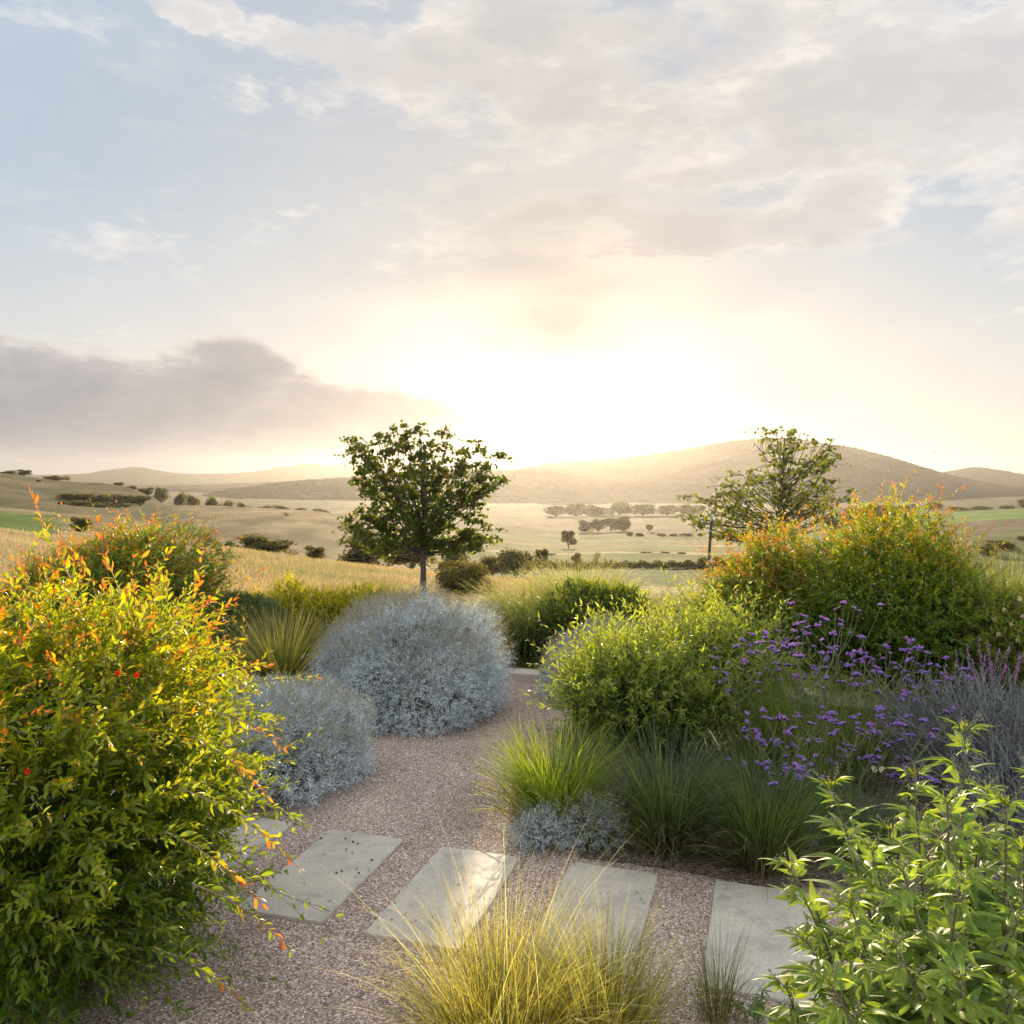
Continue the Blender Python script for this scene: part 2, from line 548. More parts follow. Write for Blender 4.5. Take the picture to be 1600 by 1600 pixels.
def pom_bush(label, c, rad, nshoot, L, T, size, spacing, group, front=0.5, fill=0, extra=(), hstart=0.45, lobes=0.22, droop=0.22,
             orange=1.0, outw=0.8, upw=0.5, shell=(0.55, 0.95), red=(), zmin=-0.75, ncane=60, lob=None, ystart=None, tfrom=0.74):
    base = (c[0], c[1], 0)
    o = thing('pomegranate_bush', label, 'bush', base, group)
    lob = lob or lobe_fn(26, lobes * 1.7, 9.0)
    mb, tw, br = MB(), MB(), MB()
    S, d, f = shell_points(c, rad, nshoot, shell, lob, zmin, front)
    ok = S[:, 2] > 0.05
    S, d = S[ok], d[ok]
    D = nrm(d * outw + np.array((0, 0, upw)) + rng.normal(0, 0.38, d.shape))
    Ls = rng.uniform(L[0], L[1], len(S)) * np.where(rng.random(len(S)) < 0.10, 1.6, 1)
    ztop = c[2] + rad[2]
    cf = pom_cols(orange, hstart, ystart, tfrom)
    shoots_leaves(mb, tw, S, D, Ls, T, size, spacing, cf, droop, zlo=0, ztop=ztop)
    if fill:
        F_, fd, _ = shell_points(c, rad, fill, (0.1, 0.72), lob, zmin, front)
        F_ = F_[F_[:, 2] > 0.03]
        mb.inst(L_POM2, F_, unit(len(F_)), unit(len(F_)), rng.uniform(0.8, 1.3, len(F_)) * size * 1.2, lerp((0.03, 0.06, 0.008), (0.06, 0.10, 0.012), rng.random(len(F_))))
    for (p0, p1, sag) in extra:
        p0, p1 = np.asarray(p0, float), np.asarray(p1, float)
        l = np.linalg.norm(p1 - p0)
        dd = nrm(p1 - p0 + np.array((0, 0, sag * l)))
        shoots_leaves(mb, tw, p0[None], dd[None], np.array([l]), T, size * 0.95, spacing, pom_cols(1.3, 0.05, 0.2, 0.4), sag, bendamp=0.03, zlo=0, ztop=ztop, twr=0.0045, twcol=(0.30, 0.2, 0.13))
    arms(br, base, S, 0.016, (0.17, 0.12, 0.08), ncane)
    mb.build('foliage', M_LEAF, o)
    tw.build('twigs', M_STEM, o)
    br.build('branches', M_BARK, o)
    for p in red:
        red_flower(o, p, 0.016)
    return o

# ------------------------------------------------------------------ terrain (one sheet from the garden to the horizon)
TD = np.array([16, 30, 60, 90, 130, 180, 235, 285, 450, 700, 1100, 1600], float)
TP = np.array([-400, 0, 100, 215, 280, 330, 500, 660, 850, 1000, 1250, 1600, 2000], float)
TY = np.array([
    [940, 850, 800, 790, 780, 770, 755, 745, 722, 745, 765, 768],
    [950, 870, 830, 826, 815, 805, 790, 775, 740, 762, 775, 772],
    [955, 880, 845, 836, 826, 813, 800, 792, 752, 775, 785, 776],
    [962, 896, 853, 850, 845, 829, 808, 800, 768, 792, 796, 780],
    [964, 902, 856, 858, 858, 842, 812, 795, 800, 800, 797, 781],
    [965, 905, 857, 862, 862, 848, 815, 796, 806, 806, 797, 782],
    [967, 924, 879, 878, 872, 859, 829, 806, 808, 807, 798, 783],
    [968, 936, 897, 893, 887, 876, 857, 839, 826, 813, 801, 785],
    [968, 942, 914, 906, 898, 889, 874, 862, 848, 825, 804, 787],
    [968, 943, 920, 909, 899, 889, 873, 861, 847, 825, 804, 788],
    [968, 943, 924, 912, 901, 890, 873, 860, 846, 823, 803, 788],
    [968, 942, 926, 914, 902, 886, 862, 836, 815, 800, 792, 784],
    [966, 930, 915, 900, 885, 865, 840, 815, 800, 790, 785, 780]], float)


def smooth1(x, xs, Y):
    """monotone-ish cubic interpolation of rows Y at xs"""
    x = np.clip(x, xs[0], xs[-1])
    i = np.clip(np.searchsorted(xs, x) - 1, 0, len(xs) - 2)
    m = np.gradient(Y, xs, axis=0)
    h = xs[i + 1] - xs[i]
    t = (x - xs[i]) / h
    sh = (-1,) + (1,) * (Y.ndim - 1)
    t, h = t.reshape(sh), h.reshape(sh)
    return ((2 * t ** 3 - 3 * t ** 2 + 1) * Y[i] + (t ** 3 - 2 * t ** 2 + t) * h * m[i] + (-2 * t ** 3 + 3 * t ** 2) * Y[i + 1] + (t ** 3 - t ** 2) * h * m[i + 1])


LTD = np.log(TD)


def ground_z(px, D):
    """terrain height for flat arrays of photo column and distance"""
    px, D = np.asarray(px, float), np.asarray(D, float)
    rows = smooth1(px, TP, TY)                         # [n,12]
    l = np.log(np.clip(D, TD[0], TD[-1]))
    i = np.clip(np.searchsorted(LTD, l) - 1, 0, len(TD) - 2)
    m = np.gradient(rows, LTD, axis=1)
    n = np.arange(len(px)); h = LTD[i + 1] - LTD[i]; t = (l - LTD[i]) / h
    py = ((2 * t ** 3 - 3 * t ** 2 + 1) * rows[n, i] + (t ** 3 - 2 * t ** 2 + t) * h * m[n, i] + (-2 * t ** 3 + 3 * t ** 2) * rows[n, i + 1] + (t ** 3 - t ** 2) * h * m[n, i + 1])
    z = EYE - (py - HOR) * np.clip(D, TD[0], TD[-1]) / FPX
    near = sstep(D, 12.0, 16.0)
    z = z * near + (-0.06) * (1 - near)
    return np.where(D > TD[-1], z, z)


def vnoise(x, y, s, seed=0.0, oct=3):
    return np.array([mnoise.fractal(Vector((a / s + seed, b / s, seed)), 1.0, 2.0, oct) for a, b in zip(x.ravel(), y.ravel())]).reshape(x.shape)


def relief(X, D):
    return vnoise(X, D, 9.0, 3.1) * 0.18 * sstep(D, 16, 30) + vnoise(X, D, 60.0, 5.7) * 1.2 * sstep(D, 60, 200) + vnoise(X, D, 24.0, 2.2) * 0.4 * sstep(D, 60, 150)


def field_colour(px, D):
    gold = np.array((0.24, 0.18, 0.085)); green = np.array((0.045, 0.068, 0.012)); pale = np.array((0.100, 0.078, 0.024))
    tan = np.array((0.080, 0.060, 0.028)); vine = np.array((0.06, 0.105, 0.014)); scrub = np.array((0.07, 0.06, 0.03))
    C = np.tile(gold, (len(px), 1))

    def put(mask, c):
        k = np.clip(mask, 0, 1)[:, None]
        C[:] = C * (1 - k) + np.asarray(c) * k
    right = sstep(px, 640, 800)
    put(right * sstep(D, 62, 80), green)                                  # green plain before the hedge
    put(right * sstep(D, 192, 197), pale)                                 # stubble strips behind it
    for d0, d1, c in ((218, 255, green * 1.35), (290, 330, green * 1.5), (390, 440, (0.13, 0.10, 0.04)), (470, 520, green * 1.5), (640, 700, scrub)):
        put(right * sstep(D, d0, d0 * 1.01) * (1 - sstep(D, d1, d1 * 1.01)) * 0.75, c)
    put(sstep(D, 560, 620), tan)
    put(right * sstep(D, 258, 262) * (1 - sstep(D, 266, 270)), (0.30, 0.24, 0.14))
    put(sstep(px, 1000, 1080) * sstep(D, 345, 352) * (1 - sstep(D, 362, 370)), (0.26, 0.21, 0.12))
    put(sstep(D, 1000, 1150), scrub)
    put((1 - sstep(px, 560, 700)) * sstep(D, 130, 150), (0.18, 0.132, 0.074))  # left ridge face browner than the near field, its shade put into the colour
    put((1 - sstep(px, 460, 640)) * sstep(D, 330, 420), scrub)
    left = 1 - sstep(px, 200, 330)
    put(left * sstep(D, 200, 240) * (1 - sstep(D, 340 + 0.2 * px, 400 + 0.2 * px)), scrub * 1.25)  # scrub colour also carries the shade of this slope facing the camera
    put((1 - sstep(px, 80, 105)) * sstep(D, 85, 92) * (1 - sstep(D, 185, 195)), vine)
    put(sstep(px, 1370, 1400) * sstep(D, 520, 540) * (1 - sstep(D, 900, 930)), vine * 1.3)
    put(sstep(px, 1440, 1500) * sstep(D, 290, 310) * (1 - sstep(D, 510, 530)), (0.09, 0.07, 0.045))
    put(sstep(px, 1500, 1530) * sstep(D, 215, 225) * (1 - sstep(D, 300 + 0.25 * (px - 1500), 305 + 0.25 * (px - 1500))), (0.085, 0.095, 0.035))
    return C


def terrain():
    nu, nd = 330, 260
    px = 800 + FPX * np.sinh(np.linspace(-1.45, 1.45, nu)) * 0.62
    D = np.concatenate([[-30, -5, 4, 10, 12, 13], np.exp(np.linspace(math.log(14), math.log(6000), nd - 6))])
    PX, DD = np.meshgrid(px, D)
    fx, fd = PX.ravel(), DD.ravel()
    z = ground_z(fx, np.maximum(fd, 1))
    spread = np.maximum(fd, 14)
    X = (fx - 800) / FPX * np.where(fd < 14, 14, fd)
    z = z + relief(X, fd)
    V = np.stack([X, fd, z], 1)
    C = field_colour(fx, fd)
    i, j = np.meshgrid(np.arange(len(D) - 1), np.arange(nu - 1), indexing='ij')
    a = (i * nu + j).ravel()
    F = np.concatenate([np.stack([a, a + 1, a + nu + 1], 1), np.stack([a, a + nu + 1, a + nu], 1)])
    mb = MB(); mb.add(V, F, C)
    m, t = new_mat('field')
    at = t.n('ShaderNodeAttribute', attribute_name='tint').outputs['Color']
    pos = t.n('ShaderNodeTexCoord').outputs['Object']
    n1 = t.noise(t.vm('MULTIPLY', pos, (1, 0.35, 1)), 0.10, 5.0, 0.6).outputs['Fac']
    n2 = t.noise(t.vm('MULTIPLY', pos, (1, 0.3, 1)), 1.4, 5.0, 0.7).outputs['Fac']
    n3 = t.noise(t.vm('MULTIPLY', pos, (1, 0.5, 1)), 0.018, 4.0, 0.6).outputs['Fac']
    c = t.mix(1.0, at, t.ramp(n1, [(0.32, (0.5, 0.56, 0.52)), (0.7, (1.32, 1.28, 1.25))]), 'MULTIPLY')
    c = t.mix(1.0, c, t.ramp(n2, [(0.3, (0.7, 0.74, 0.7)), (0.7, (1.3, 1.25, 1.2))]), 'MULTIPLY')
    c = t.mix(1.0, c, t.ramp(n3, [(0.35, (0.66, 0.72, 0.64)), (0.65, (1.22, 1.16, 1.15))]), 'MULTIPLY')
    out(t, prin(t, c, 1.0, 0.05, bump(t, n2, 0.6, 0.3)))
    o = mb.build('terrain', m, None, True)
    o['kind'] = 'structure'
    return o


terrain()


def gz(px, D):
    px, D = np.array([px], float), np.array([D], float)
    return float((ground_z(px, D) + relief((px - 800) / FPX * D, D))[0])


# ------------------------------------------------------------------ far hills
m_hill, t = new_mat('wooded_hill')
at = t.n('ShaderNodeAttribute', attribute_name='tint').outputs['Color']
pos = t.n('ShaderNodeTexCoord').outputs['Object']
h1 = t.noise(pos, 0.06, 6.0, 0.75).outputs['Fac']
h2 = t.noise(pos, 0.005, 4.0, 0.6).outputs['Fac']
c = t.mix(1.0, at, t.ramp(h1, [(0.38, (0.35, 0.35, 0.36)), (0.62, (1.7, 1.6, 1.5))]), 'MULTIPLY')
c = t.mix(1.0, c, t.ramp(h2, [(0.35, (0.75, 0.8, 0.75)), (0.65, (1.3, 1.2, 1.15))]), 'MULTIPLY')
out(t, prin(t, c, 1.0, 0.0, bump(t, h1, 1.0, 6.0)))


def hill(crest, D0, py0, D1, col, tree=5.0, nu=260, nt=44, back=0.35):
    cp = np.array(crest, float)
    px = np.linspace(cp[0, 0], cp[-1, 0], nu)
    cy_ = smooth1(px, cp[:, 0], cp[:, 1:2])[:, 0]
    ts = np.concatenate([np.linspace(0, 1, nt), 1 + np.linspace(0.06, back, 10)])
    V = np.zeros((len(ts), nu, 3))
    for k, tq in enumerate(ts):
        D = D0 + (D1 - D0) * tq
        zt = EYE - (cy_ - HOR) * D1 / FPX
        z0 = EYE - (py0 - HOR) * D0 / FPX
        s = tq if tq <= 1 else max(0, 1 - (tq - 1) ** 1.3 / back ** 1.3)
        prof = s ** 1.15 if tq <= 1 else s
        V[k, :, 0] = (px - 800) / FPX * D
        V[k, :, 1] = D
        V[k, :, 2] = z0 + (zt - z0) * prof
    amp = np.clip(V[..., 2] - (EYE - (py0 - HOR) * D0 / FPX), 0, 40) / 40
    big = vnoise(V[..., 0], V[..., 1], (D1 - D0) * 0.35, 2.3, 3)
    sm = vnoise(V[..., 0], V[..., 1], 26.0, 9.1, 2)
    V[..., 2] += amp * ((D1 - D0) * 0.022 * big * (1 - 0.8 * np.exp(-((ts - 1) / 0.12) ** 2))[:, None] + tree * np.abs(sm))
    C = np.tile(np.asarray(col), (V.size // 3, 1))
    i, j = np.meshgrid(np.arange(len(ts) - 1), np.arange(nu - 1), indexing='ij')
    a = (i * nu + j).ravel()
    F = np.concatenate([np.stack([a, a + 1, a + nu + 1], 1), np.stack([a, a + nu + 1, a + nu], 1)])
    mb = MB(); mb.add(V.reshape(-1, 3), F, C)
    o = mb.build('hills', m_hill, None, False)
    o['kind'] = 'structure'
    return o


WOOD = (0.034, 0.031, 0.022)
hill([(560, 800), (660, 775), (740, 748), (800, 735), (860, 725), (960, 717), (1050, 706), (1120, 694), (1190, 686), (1240, 687), (1290, 693), (1350, 704),
      (1420, 723), (1500, 746), (1560, 757), (1620, 765), (1750, 778), (1900, 790)], 1650, 792, 2700, WOOD, 6)
hill([(940, 800), (1000, 768), (1060, 735), (1110, 722), (1180, 722), (1250, 733), (1310, 752), (1380, 775), (1440, 795)], 1620, 790, 2150, WOOD, 6, 160, 34)
hill([(1360, 765), (1430, 746), (1480, 737), (1520, 731), (1560, 735), (1600, 742), (1700, 752), (1850, 765)], 3100, 765, 4100, WOOD, 6, 120, 30)
hill([(150, 812), (250, 790), (330, 770), (400, 760), (480, 751), (540, 746), (620, 739), (700, 735), (780, 734), (860, 735), (960, 760), (1040, 790)], 1500, 796, 2100, WOOD, 6, 220, 34)
hill([(-400, 765), (-200, 755), (0, 752), (150, 757), (250, 758), (350, 756), (450, 752), (560, 746), (700, 748)], 2600, 768, 3400, WOOD, 5, 150, 24)
hill([(-300, 752), (-100, 745), (60, 742), (130, 740), (190, 732), (215, 730), (250, 736), (300, 741), (400, 736), (480, 725), (520, 727), (600, 728), (720, 735), (840, 742)], 4300, 758, 5400, WOOD, 4, 200, 24)

# ------------------------------------------------------------------ haze
hz = MB()
x0, x1, y0, y1, z0, z1 = -12500, 12500, -60, 6300, -62, 158
hv = [(x, y, z) for x in (x0, x1) for y in (y0, y1) for z in (z0, z1)]
hf = [(0, 1, 3), (0, 3, 2), (4, 6, 7), (4, 7, 5), (0, 4, 5), (0, 5, 1), (2, 3, 7), (2, 7, 6), (0, 2, 6), (0, 6, 4), (1, 5, 7), (1, 7, 3)]
hz.add(hv, hf, (1, 1, 1))
m_haze, t = new_mat('haze')
pv = t.n('ShaderNodeVolumePrincipled')
pv.inputs['Color'].default_value = (0.62, 0.60, 0.58, 1)
pv.inputs['Density'].default_value = 0.000068
pv.inputs['Anisotropy'].default_value = 0.72
out(t, vol=pv.outputs[0])
ho = hz.build('haze', m_haze)
ho['kind'] = 'stuff'

# ------------------------------------------------------------------ gravel, beds, lawn, kerb, slabs
def sheet(name, pts, z, mat, col=(1, 1, 1), sub=0.35, wob=0.0):
    bm = bmesh.new()
    vs_ = [bm.verts.new((x, y, z)) for x, y in pts]
    bm.faces.new(vs_)
    bmesh.ops.triangulate(bm, faces=bm.faces[:])
    me = bpy.data.meshes.new(name)
    bm.normal_update()
    bm.faces.ensure_lookup_table()
    if bm.faces[0].normal.z < 0:
        bmesh.ops.reverse_faces(bm, faces=bm.faces[:])
    bm.to_mesh(me); bm.free()
    me.materials.append(mat)
    o = bpy.data.objects.new(name, me)
    COL.objects.link(o)
    return o


def gravel_mat(name, stops, scale, dirt):
    m, t = new_mat(name)
    pos = t.n('ShaderNodeTexCoord').outputs['Object']
    wv = t.vm('ADD', pos, t.vm('MULTIPLY', t.noise(pos, 60, 2).outputs['Color'], (0.012, 0.012, 0.0)))
    vo = t.n('ShaderNodeTexVoronoi', feature='F1')
    t.put(vo.inputs['Vector'], wv); vo.inputs['Scale'].default_value = scale
    vsep = t.n('ShaderNodeSeparateColor'); t.put(vsep.inputs[0], vo.outputs['Color'])
    ve = t.n('ShaderNodeTexVoronoi', feature='DISTANCE_TO_EDGE')
    t.put(ve.inputs['Vector'], wv); ve.inputs['Scale'].default_value = scale
    c = t.ramp(vsep.outputs[0], stops)
    big = t.noise(pos, 1.3, 4, 0.6).outputs['Fac']
    c = t.mix(1.0, c, t.ramp(big, [(0.3, dirt), (0.68, (1.12, 1.1, 1.08))]), 'MULTIPLY')
    gap = t.step(ve.outputs[0], 0.0, 0.12, 0.5, 1.0)
    c = t.mix(1.0, c, t.mix(gap, (0, 0, 0), (1, 1, 1)), 'MULTIPLY')
    hgt = t.m('ADD', t.m('MULTIPLY', t.m('SUBTRACT', 1.0, vo.outputs['Distance']), 0.5), t.m('MULTIPLY', vsep.outputs[1], 0.7))
    out(t, prin(t, c, 0.85, 0.25, bump(t, hgt, 1.0, 0.012)))
    return m


GSTOPS = [(0.0, (0.10, 0.07, 0.065)), (0.25, (0.21, 0.145, 0.13)), (0.5, (0.30, 0.215, 0.19)), (0.75, (0.40, 0.31, 0.275)), (0.93, (0.50, 0.42, 0.38)), (1.0, (0.66, 0.60, 0.55))]
M_GRAVEL = gravel_mat('gravel', [(p, tuple(min(1, v * k) for v, k in zip(c, (1.42, 1.43, 1.35)))) for p, c in GSTOPS], 118.0, (0.82, 0.79, 0.76))
M_BED = gravel_mat('bed_gravel', [(0.0, (0.05, 0.038, 0.03)), (0.5, (0.14, 0.10, 0.08)), (0.9, (0.24, 0.18, 0.15)), (1.0, (0.36, 0.29, 0.25))], 70.0, (0.62, 0.6, 0.58))
KD = np.array((0.956, -0.292)); KN = np.array((0.292, 0.956))      # kerb direction and its normal (away from the camera)
K0 = np.array((0.0, 10.26))


def kp(s, n):
    q = K0 + KD * s + KN * n
    return (float(q[0]), float(q[1]))


gravel = sheet('gravel_path', [(-14, -8), (14, -8), kp(14, 0), kp(-14, 0)], 0.0, M_GRAVEL); tag(gravel, kind='structure')
bed_edge = [G(905, 1352), G(990, 1362), G(1080, 1376), G(1200, 1400)]
bed = sheet('planting_bed', [kp(0.95, -0.05), (0.72, 9.0), (0.42, 8.0), (0.62, 7.0), (0.55, 6.25)] + [(float(p[0]), float(p[1]) + 0.10) for p in bed_edge] +
            [(2.3, 5.05), (3.6, 4.2), (6, 3.4), (11, 3), kp(11, -0.05)], 0.004, M_BED); tag(bed, kind='structure')

m_lawn, t = new_mat('lawn')
pos = t.n('ShaderNodeTexCoord').outputs['Object']
ln = t.noise(pos, 60, 5, 0.7).outputs['Fac']; ln2 = t.noise(pos, 2.5, 4).outputs['Fac']
c = t.ramp(ln, [(0.3, (0.035, 0.06, 0.012)), (0.7, (0.13, 0.17, 0.035))])
c = t.mix(1.0, c, t.ramp(ln2, [(0.3, (0.75, 0.8, 0.7)), (0.7, (1.3, 1.15, 1.0))]), 'MULTIPLY')
out(t, prin(t, c, 0.9, 0.1, bump(t, ln, 1.0, 0.03)))
lawn = sheet('lawn', [kp(-14, 0.30), kp(14, 0.30), kp(14, 3.6), kp(-14, 3.6)], 0.07, m_lawn); tag(lawn, kind='structure')
lb = MB()
n = 26000
s_ = rng.uniform(-4, 4.5, n); q_ = rng.uniform(0.3, 3.4, n)
B = np.stack([K0[0] + KD[0] * s_ + KN[0] * q_, K0[1] + KD[1] * s_ + KN[1] * q_, np.full(n, 0.07)], 1)
lb.inst(leaf_t(2, 0.10, 0.3, 0.2, 0.3), B, nrm(rng.normal(0, 0.45, (n, 3)) + np.array((0, 0, 1.0))), unit(n), rng.uniform(0.03, 0.065, n),
        lerp((0.06, 0.10, 0.015), (0.17, 0.20, 0.04), rng.random(n)))
go = lb.build('lawn_grass', M_GRASS); tag(go, 'short mown grass of the lawn behind the pale kerb', 'grass', None, 'stuff')


def stone_mat(name, base, warm):
    m, t = new_mat(name)
    pos = t.n('ShaderNodeTexCoord').outputs['Object']
    a = t.noise(pos, 2.2, 6, 0.65).outputs['Fac']; b = t.noise(pos, 55, 5, 0.7).outputs['Fac']; d = t.noise(pos, 160, 2, 0.6).outputs['Fac']
    c = t.ramp(a, [(0.28, tuple(np.array(base) * 0.72)), (0.5, base), (0.72, warm)])
    c = t.mix(1.0, c, t.ramp(b, [(0.3, (0.84, 0.84, 0.84)), (0.7, (1.1, 1.1, 1.1))]), 'MULTIPLY')
    e = t.noise(pos, 7.0, 5, 0.7).outputs['Fac']
    c = t.mix(1.0, c, t.ramp(e, [(0.32, (0.80, 0.79, 0.77)), (0.46, (1.0, 1.0, 1.0)), (0.7, (1.08, 1.05, 1.0))]), 'MULTIPLY')
    c = t.mix(t.step(d, 0.64, 0.70), c, (0.13, 0.115, 0.10))
    out(t, prin(t, c, 0.62, 0.3, bump(t, b, 0.25, 0.003)))
    return m


M_SLAB = stone_mat('slab_stone', (0.40, 0.355, 0.295), (0.47, 0.405, 0.32))
M_KERB = stone_mat('kerb_stone', (0.45, 0.40, 0.34), (0.54, 0.46, 0.38))


def block(name, quad, z0, z1, mat, bevel=0.006):
    bm = bmesh.new()
    lo = [bm.verts.new((x, y, z0)) for x, y in quad]; hi = [bm.verts.new((x, y, z1)) for x, y in quad]
    bm.faces.new(hi); bm.faces.new(lo[::-1])
    nq = len(quad)
    for k in range(nq):
        bm.faces.new((lo[k], lo[(k + 1) % nq], hi[(k + 1) % nq], hi[k]))
    bmesh.ops.recalc_face_normals(bm, faces=bm.faces[:])
    bmesh.ops.bevel(bm, geom=[e for e in bm.edges if all(v.co.z > z1 - 1e-4 for v in e.verts)], offset=bevel, segments=2, affect='EDGES')
    me = bpy.data.meshes.new(name); bm.to_mesh(me); bm.free()
    me.materials.append(mat)
    o = bpy.data.objects.new(name, me); COL.objects.link(o)
    return o


kerb = block('kerb', [kp(-12, 0), kp(12, 0), kp(12, 0.30), kp(-12, 0.30)], -0.05, 0.10, M_KERB, 0.008); tag(kerb, kind='structure')
SL, ST = np.array((-0.2955, -0.955)), np.array((0.955, -0.2955))       # slab long side (towards camera), slab short side
SLAB_LABELS = ['pale stone slab half hidden under the near bush, at the left end of the row',
               'pale stone slab with dark fallen berries and a hairline crack in one corner',
               'pale stone slab behind the left half of the golden grass clump',
               'greyish stone slab behind the right half of the golden grass clump',
               'greyish stone slab beside the palmate-leaved shrub, at the right end of the row']
slab_pos = [G(518, 1299)[:2] - np.array((0.83, -0.285)), G(518, 1299)[:2], G(690, 1325)[:2], G(893, 1349)[:2], G(1118, 1378)[:2]]
slabs = []
for a, lab in zip(slab_pos, SLAB_LABELS):
    jit = rng.normal(0, 0.006)
    l, s = SL + ST * jit, ST - SL * jit
    cs = [a, a + s * 0.565, a + s * 0.565 + l * 1.13, a + l * 1.13]
    q = []
    for c0_, c1_, nq in zip(cs, cs[1:] + cs[:1], (7, 13, 7, 13)):
        for u_ in np.linspace(0, 1, nq, endpoint=False):
            jj = rng.normal(0, 0.0022, 2) if u_ > 0 else (np.mean(cs, 0) - c0_) * rng.uniform(0.004, 0.03)
            q.append(c0_ + (c1_ - c0_) * u_ + jj)
    o = block('stone_slab', [tuple(map(float, p)) for p in q], -0.03, 0.016 + rng.uniform(-0.003, 0.003), M_SLAB, 0.004)
    tag(o, lab, 'slab', 'stone slabs laid across the gravel')
    slabs.append(o)
cr = MB()
ca = slab_pos[1] + SL * 1.0 + ST * 0.565; cb = slab_pos[1] + SL * 0.93 + ST * 0.27
tt = np.linspace(0, 1, 9)
cpnts = np.concatenate([lerp(ca, cb, tt) + rng.normal(0, 0.004, (9, 2)), np.full((9, 1), 0.0198)], 1)
cr.ribbons(cpnts[None], np.linspace(0.004, 0.0015, 9)[None], np.array([[0.3, 0.95, 0]]), np.full((1, 9, 3), 0.06))
cr.build('crack', M_BARK, slabs[1])
ic = bmesh.new(); bmesh.ops.create_icosphere(ic, subdivisions=2, radius=0.0075)
bme = bpy.data.meshes.new('berry'); ic.to_mesh(bme); ic.free()
m_b, t = new_mat('berry'); out(t, prin(t, t.mix(t.noise(t.n('ShaderNodeTexCoord').outputs['Object'], 90).outputs['Fac'], (0.03, 0.02, 0.015), (0.07, 0.045, 0.03)), 0.6, 0.4))
bme.materials.append(m_b)
for px, py in ((502, 1315), (540, 1315), (552, 1320), (559, 1323), (581, 1349), (526, 1369), (534, 1366), (561, 1369)):
    p = G(px, py)
    o = bpy.data.objects.new('fallen_berry', bme); COL.objects.link(o)
    o.location = (p[0], p[1], 0.0225); o.scale = (1, 0.9, 0.75)
    tag(o, 'small dark fallen berry lying on the cracked stone slab', 'berry', 'fallen berries on the slab')

# loose stones on the gravel near the camera
ls = MB()
n = 9000
yy = 3.2 + 5.5 * rng.random(n) ** 1.4; xx = rng.uniform(-2.4, 2.0, n) * (0.55 + yy / 9)
okm = np.ones(n, bool); zst = np.zeros(n)
for a in slab_pos:
    r = np.stack([xx - a[0], yy - a[1]], 1)
    u_, v_ = r @ ST, r @ SL
    on = (u_ > -0.005) & (u_ < 0.57) & (v_ > -0.005) & (v_ < 1.14)
    edge = np.minimum(np.minimum(u_, 0.565 - u_), np.minimum(v_, 1.13 - v_))
    okm &= ~on | ((edge > 0.01) & (rng.random(n) < 0.02 + 0.5 * np.exp(-edge / 0.03)))
    zst[on] = 0.017
xx, yy, zst = xx[okm], yy[okm], zst[okm]; n = len(xx)
ov = np.array([(1, 0, 0), (-1, 0, 0), (0, 1, 0), (0, -1, 0), (0, 0, 1), (0, 0, -1)], float)
of = np.array([(0, 2, 4), (2, 1, 4), (1, 3, 4), (3, 0, 4), (2, 0, 5), (1, 2, 5), (3, 1, 5), (0, 3, 5)])
sz = rng.uniform(0.003, 0.0065, n)
ls.inst((ov, of), np.stack([xx, yy, zst + sz * 0.4], 1), unit(n), unit(n), sz[:, None] * rng.uniform(0.6, 1.2, (n, 3)),
        lerp((0.15, 0.10, 0.09), (0.55, 0.46, 0.41), rng.random(n) ** 1.5))
o = ls.build('loose_gravel', M_BARK); tag(o, 'loose pinkish gravel chips lying on the path', 'gravel', None, 'stuff')


# fallen leaves and twigs
rng = np.random.default_rng(5)
lt = MB()
n = 520
yy = rng.uniform(3.4, 9.8, n); xx = rng.normal(0, 1.0, n) * 0.28 * yy * 0.75
zz = np.full(n, 0.012)
for a in slab_pos:
    q_ = np.stack([xx - a[0], yy - a[1]], 1)
    zz[(q_ @ ST > 0) & (q_ @ ST < 0.565) & (q_ @ SL > 0) & (q_ @ SL < 1.13)] = 0.026
X = unit(n); X[:, 2] *= 0.15
lt.inst(L_POM2, np.stack([xx, yy, zz], 1), X, rng.normal(0, 0.25, (n, 3)) + (0, 0, 1.0), rng.uniform(0.012, 0.034, n), lerp((0.10, 0.06, 0.03), (0.32, 0.22, 0.08), rng.random(n)))
o = lt.build('leaf_litter', M_DRY); tag(o, 'small dry fallen leaves scattered over the gravel and slabs', 'leaf litter', None, 'stuff')


